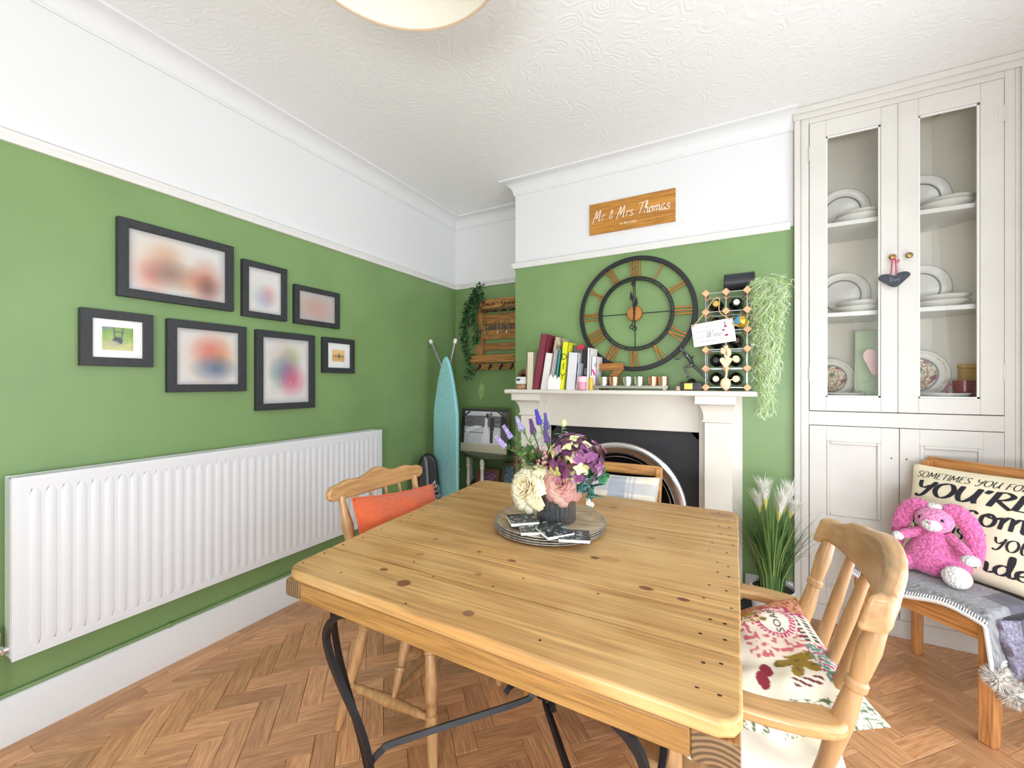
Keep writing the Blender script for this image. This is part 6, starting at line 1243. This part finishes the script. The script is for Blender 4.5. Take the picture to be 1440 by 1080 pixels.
# ---------------------------------------------------------------- inside the cupboard
chn = mat('white_china', (236, 234, 228), .35, coat=.08); gr = mat('grey_line', (150, 152, 152), .3)
def plate_standing(label, x, z, r, y=3.12, tilt=12, fn=None):
    t = thing('dinner_plate', label, 'plate', (x, y, z), group='white plates standing in the cupboard'); M = T(x, y-.0, z+.001+r*cos(R(tilt))) @ RX(90+tilt)
    m = MB(); m.lathe([(0, .008), (r*.62, .008), (r*.68, .012), (r*.98, .022), (r, .021), (r*.97, .016), (r*.66, .003), (r*.5, 0), (0, 0)], 48, M, caps=False); build(m, 'plate', chn, t)
    m = MB(); m.lathe([(r*.63, .0088), (r*.665, .0118), (r*.685, .0135)], 48, M, caps=False); build(m, 'inner_line', gr, t); m = MB(); m.lathe([(r*.975, .0224), (r*.995, .0224)], 48, M, caps=False); build(m, 'rim_line', gr, t)
    if fn:
        m = MB(); n_ = 70; nr = 34; cols = []; vs = []
        for i in range(nr+1):
            for j in range(n_): q = i/nr*.97; a = 2*pi*j/n_; vs.append(M @ Vector((r*q*cos(a), r*q*sin(a), (.0086 if q < .62 else .0086+(q-.62)/.36*.0142)))); cols.append(lin(fn(q*cos(a), q*sin(a))))
        m.add(vs, [(i*n_+j, i*n_+(j+1) % n_, (i+1)*n_+(j+1) % n_, (i+1)*n_+j) for i in range(nr) for j in range(n_)]); m.col = cols; build(m, 'pattern', vcol('china_print', .25, coat=.4), t)
def bowl(label, x, y, z, r, h, grp='bowls stacked in the cupboard'):
    t = thing('bowl', label, 'bowl', (x, y, z), group=grp); m = MB(); m.lathe([(r*.5, .0008), (r*.55, .006), (r*.8, h*.55), (r, h), (r*.985, h+.002), (r*.78, h*.62), (r*.5, .012), (0, .011)], 40, T(x, y, z)); build(m, 'bowl', chn, t); m = MB(); m.lathe([(r*.975, h+.0022), (r*.995, h+.0022)], 40, T(x, y, z), caps=False); build(m, 'rim_line', gr, t)
for sh, zz_, nm in ((2.163, 2, 'top shelf'), (1.672, 1, 'middle shelf')):
    for sd, x, bx in (('left', .56, .60), ('right', .90, .935 if zz_ == 1 else .95)):
        plate_standing('large white plate standing at the '+sd+' on the '+nm, x, sh, .135)
        for q in range(2): bowl(('lower' if q == 0 else 'upper')+' white shallow dish at the '+sd+' front of the '+nm, bx+.012*q, 2.955, sh+.0008+q*.022, .115-.008*q, .036 if zz_ == 2 or q else .03)
def dainty(x, y):
    n2 = ns(x*11, y*11, 4); n3 = ns(x*22, y*22, 8); c = (232, 224, 200); r = math.hypot(x, y)
    if r > .86: return (236, 232, 220)
    if n3 > .18: c = (150, 130, 76)
    if n3 < -.22: c = (188, 116, 104)
    for cx, cy in ((.3, .55), (-.45, .35), (-.1, -.4), (.55, -.1)):
        if math.hypot(x-cx, y-cy) < .11+.03*n2: c = (150, 84, 96)
    for cx, cy in ((-.05, .6), (.1, .2)):
        if math.hypot(x-cx, y-cy) < .1: c = (110, 140, 110)
    return c
plate_standing('floral patterned plate standing at the left on the bottom shelf', .50, 1.19, .125, fn=dainty); plate_standing('large floral patterned plate standing at the right on the bottom shelf', .885, 1.19, .145, fn=dainty)
bowl('white floral edged bowl lying at the left of the bottom shelf', .52, 2.93, 1.1908, .10, .04, 'single bowls on the bottom shelf'); bowl('white wide bowl lying in front of the right floral plate', .93, 2.92, 1.1908, .11, .045, 'single bowls on the bottom shelf')
t = thing('teacup', 'white teacup at the far left of the bottom shelf', 'cup', (.40, 3.0, 1.1908)); m = MB(); m.lathe([(.02, .001), (.035, .03), (.042, .07), (.04, .07), (.03, .03), (0, .008)], 24, T(.405, 3.02, 1.1908)); build(m, 'cup', chn, t); m = MB(); m.tube([(.405+.042, 3.0, 1.245), (.405+.06, 2.99, 1.24), (.405+.058, 2.99, 1.22), (.405+.04, 3.0, 1.212)], .004, 6); build(m, 'handle', chn, t)
t = thing('chopping_board', 'pale green glass chopping board leaning in the left of the bottom shelf', 'chopping board', (.675, 3.02, 1.19)); M = T(.68, 2.99, 1.1912) @ RZ(-16) @ RX(-8); build(MB().bb(-.085, .085, 0, .008, 0, .40, M), 'board', mat('pale_green_board', (196, 218, 184), .3), t, bevel=.003)
m = MB(); m.grid(lambda u, v: M @ Vector((-.084+.168*u, -.0006, .002+.20*v)), 30, 30, None, lambda u, v: mixc((196, 218, 184), (140, 172, 120), (.9-v)*max(0, ns(u*9, v*9, 6))*2)); build(m, 'leaf_print', vcol('board_print', .4), t)
t = thing('heart_tag', 'pale pink heart hanging inside the left glazed door', 'ornament', (.665, 2.88, 1.34)); M = T(.672, 2.9, 1.40) @ RX(90) @ RZ(-8); hp2 = [(p.x*2.1, p.y*2.4) for p in smooth([(x, z, 0) for x, z in hp], 4, True)]; build(MB().prism(hp2, -.003, .003, M), 'heart', mat('pale_pink_felt', (240, 206, 206), .7), t, bevel=.002); m = MB(); m.tube([(.672, 2.9, 1.45), (.672, 2.9, 1.648)], .001, 4); build(m, 'string', trimw, t)
t = thing('mug', 'dark red mug behind the wide bowl in the cupboard', 'mug', (1.04, 3.0, 1.1908)); m = MB(); m.lathe([(.036, .001), (.042, .008), (.044, .11), (.041, .11), (.038, .012), (0, .01)], 28, T(1.04, 2.99, 1.1908)); build(m, 'cup', mat('dark_red_glaze', (138, 52, 52), .25), t); m = MB(); m.tube(smooth([(.998, 2.98, 1.28), (.972, 2.97, 1.275), (.97, 2.97, 1.235), (.999, 2.98, 1.222)], 5), .006, 8); build(m, 'handle', mat('dark_red_glaze', (138, 52, 52), .25), t)
t = thing('tin_box', 'mustard yellow tin box at the right end of the bottom shelf', 'tin', (1.1, 3.02, 1.1908)); build(MB().bb(1.05, 1.13, 3.035, 3.095, 1.1912, 1.365), 'box', mat('mustard_tin', (212, 174, 84), .4), t, bevel=.004); build(MB().bb(1.048, 1.132, 3.033, 3.097, 1.3655, 1.388), 'lid', mat('mustard_lid', (222, 186, 100), .4), t, bevel=.004)
t = thing('glass_tumbler_stack', 'stack of clear glass tumblers behind the right floral plate', 'glass', (.80, 3.0, 1.1908)); m = MB()
for q in range(5): m.lathe([(.026, .001), (.034, .09)], 20, T(.815, 3.03, 1.1912+q*.055), caps=False)
build(m, 'tumblers', gl, t)
# slate heart hanging from the left cupboard knob
t = thing('slate_heart', 'dark slate heart on a pink ribbon hanging from the left cupboard knob', 'ornament', (.707, 2.757, 1.77)); M = T(.708, 2.757, 1.806) @ RX(90) @ RZ(4); hp3 = [(p.x*2.05, p.y*1.25) for p in smooth([(x, z, 0) for x, z in hp], 4, True)]
build(MB().prism(hp3, -.004, .004, M), 'heart', mat('slate', (52, 56, 64), .6, var=.12, vscale=50, bump=.3, bscale=60), t, bevel=.0015); m = MB(); pen(m, 'love', lambda x, y: M @ Vector((-.022+x, -.008+y, .0045)), .022, w=.1, thin=.5, slant=.2, width=.042); build(m, 'lettering', mat('chalk', (120, 130, 142), .9), t)
m = MB(); m.tube([(.695, 2.757, 1.835), (.70, 2.755, 1.905), (.705, 2.757, 1.918)], .003, 6); m.tube([(.715, 2.757, 1.835), (.712, 2.755, 1.905), (.706, 2.757, 1.918)], .003, 6); m.tube(smooth([(.706, 2.752, 1.90), (.72, 2.75, 1.905), (.724, 2.75, 1.895), (.708, 2.752, 1.888)], 4), .0022, 6); build(m, 'ribbon', mat('pink_ribbon', (196, 64, 96), .6), t)
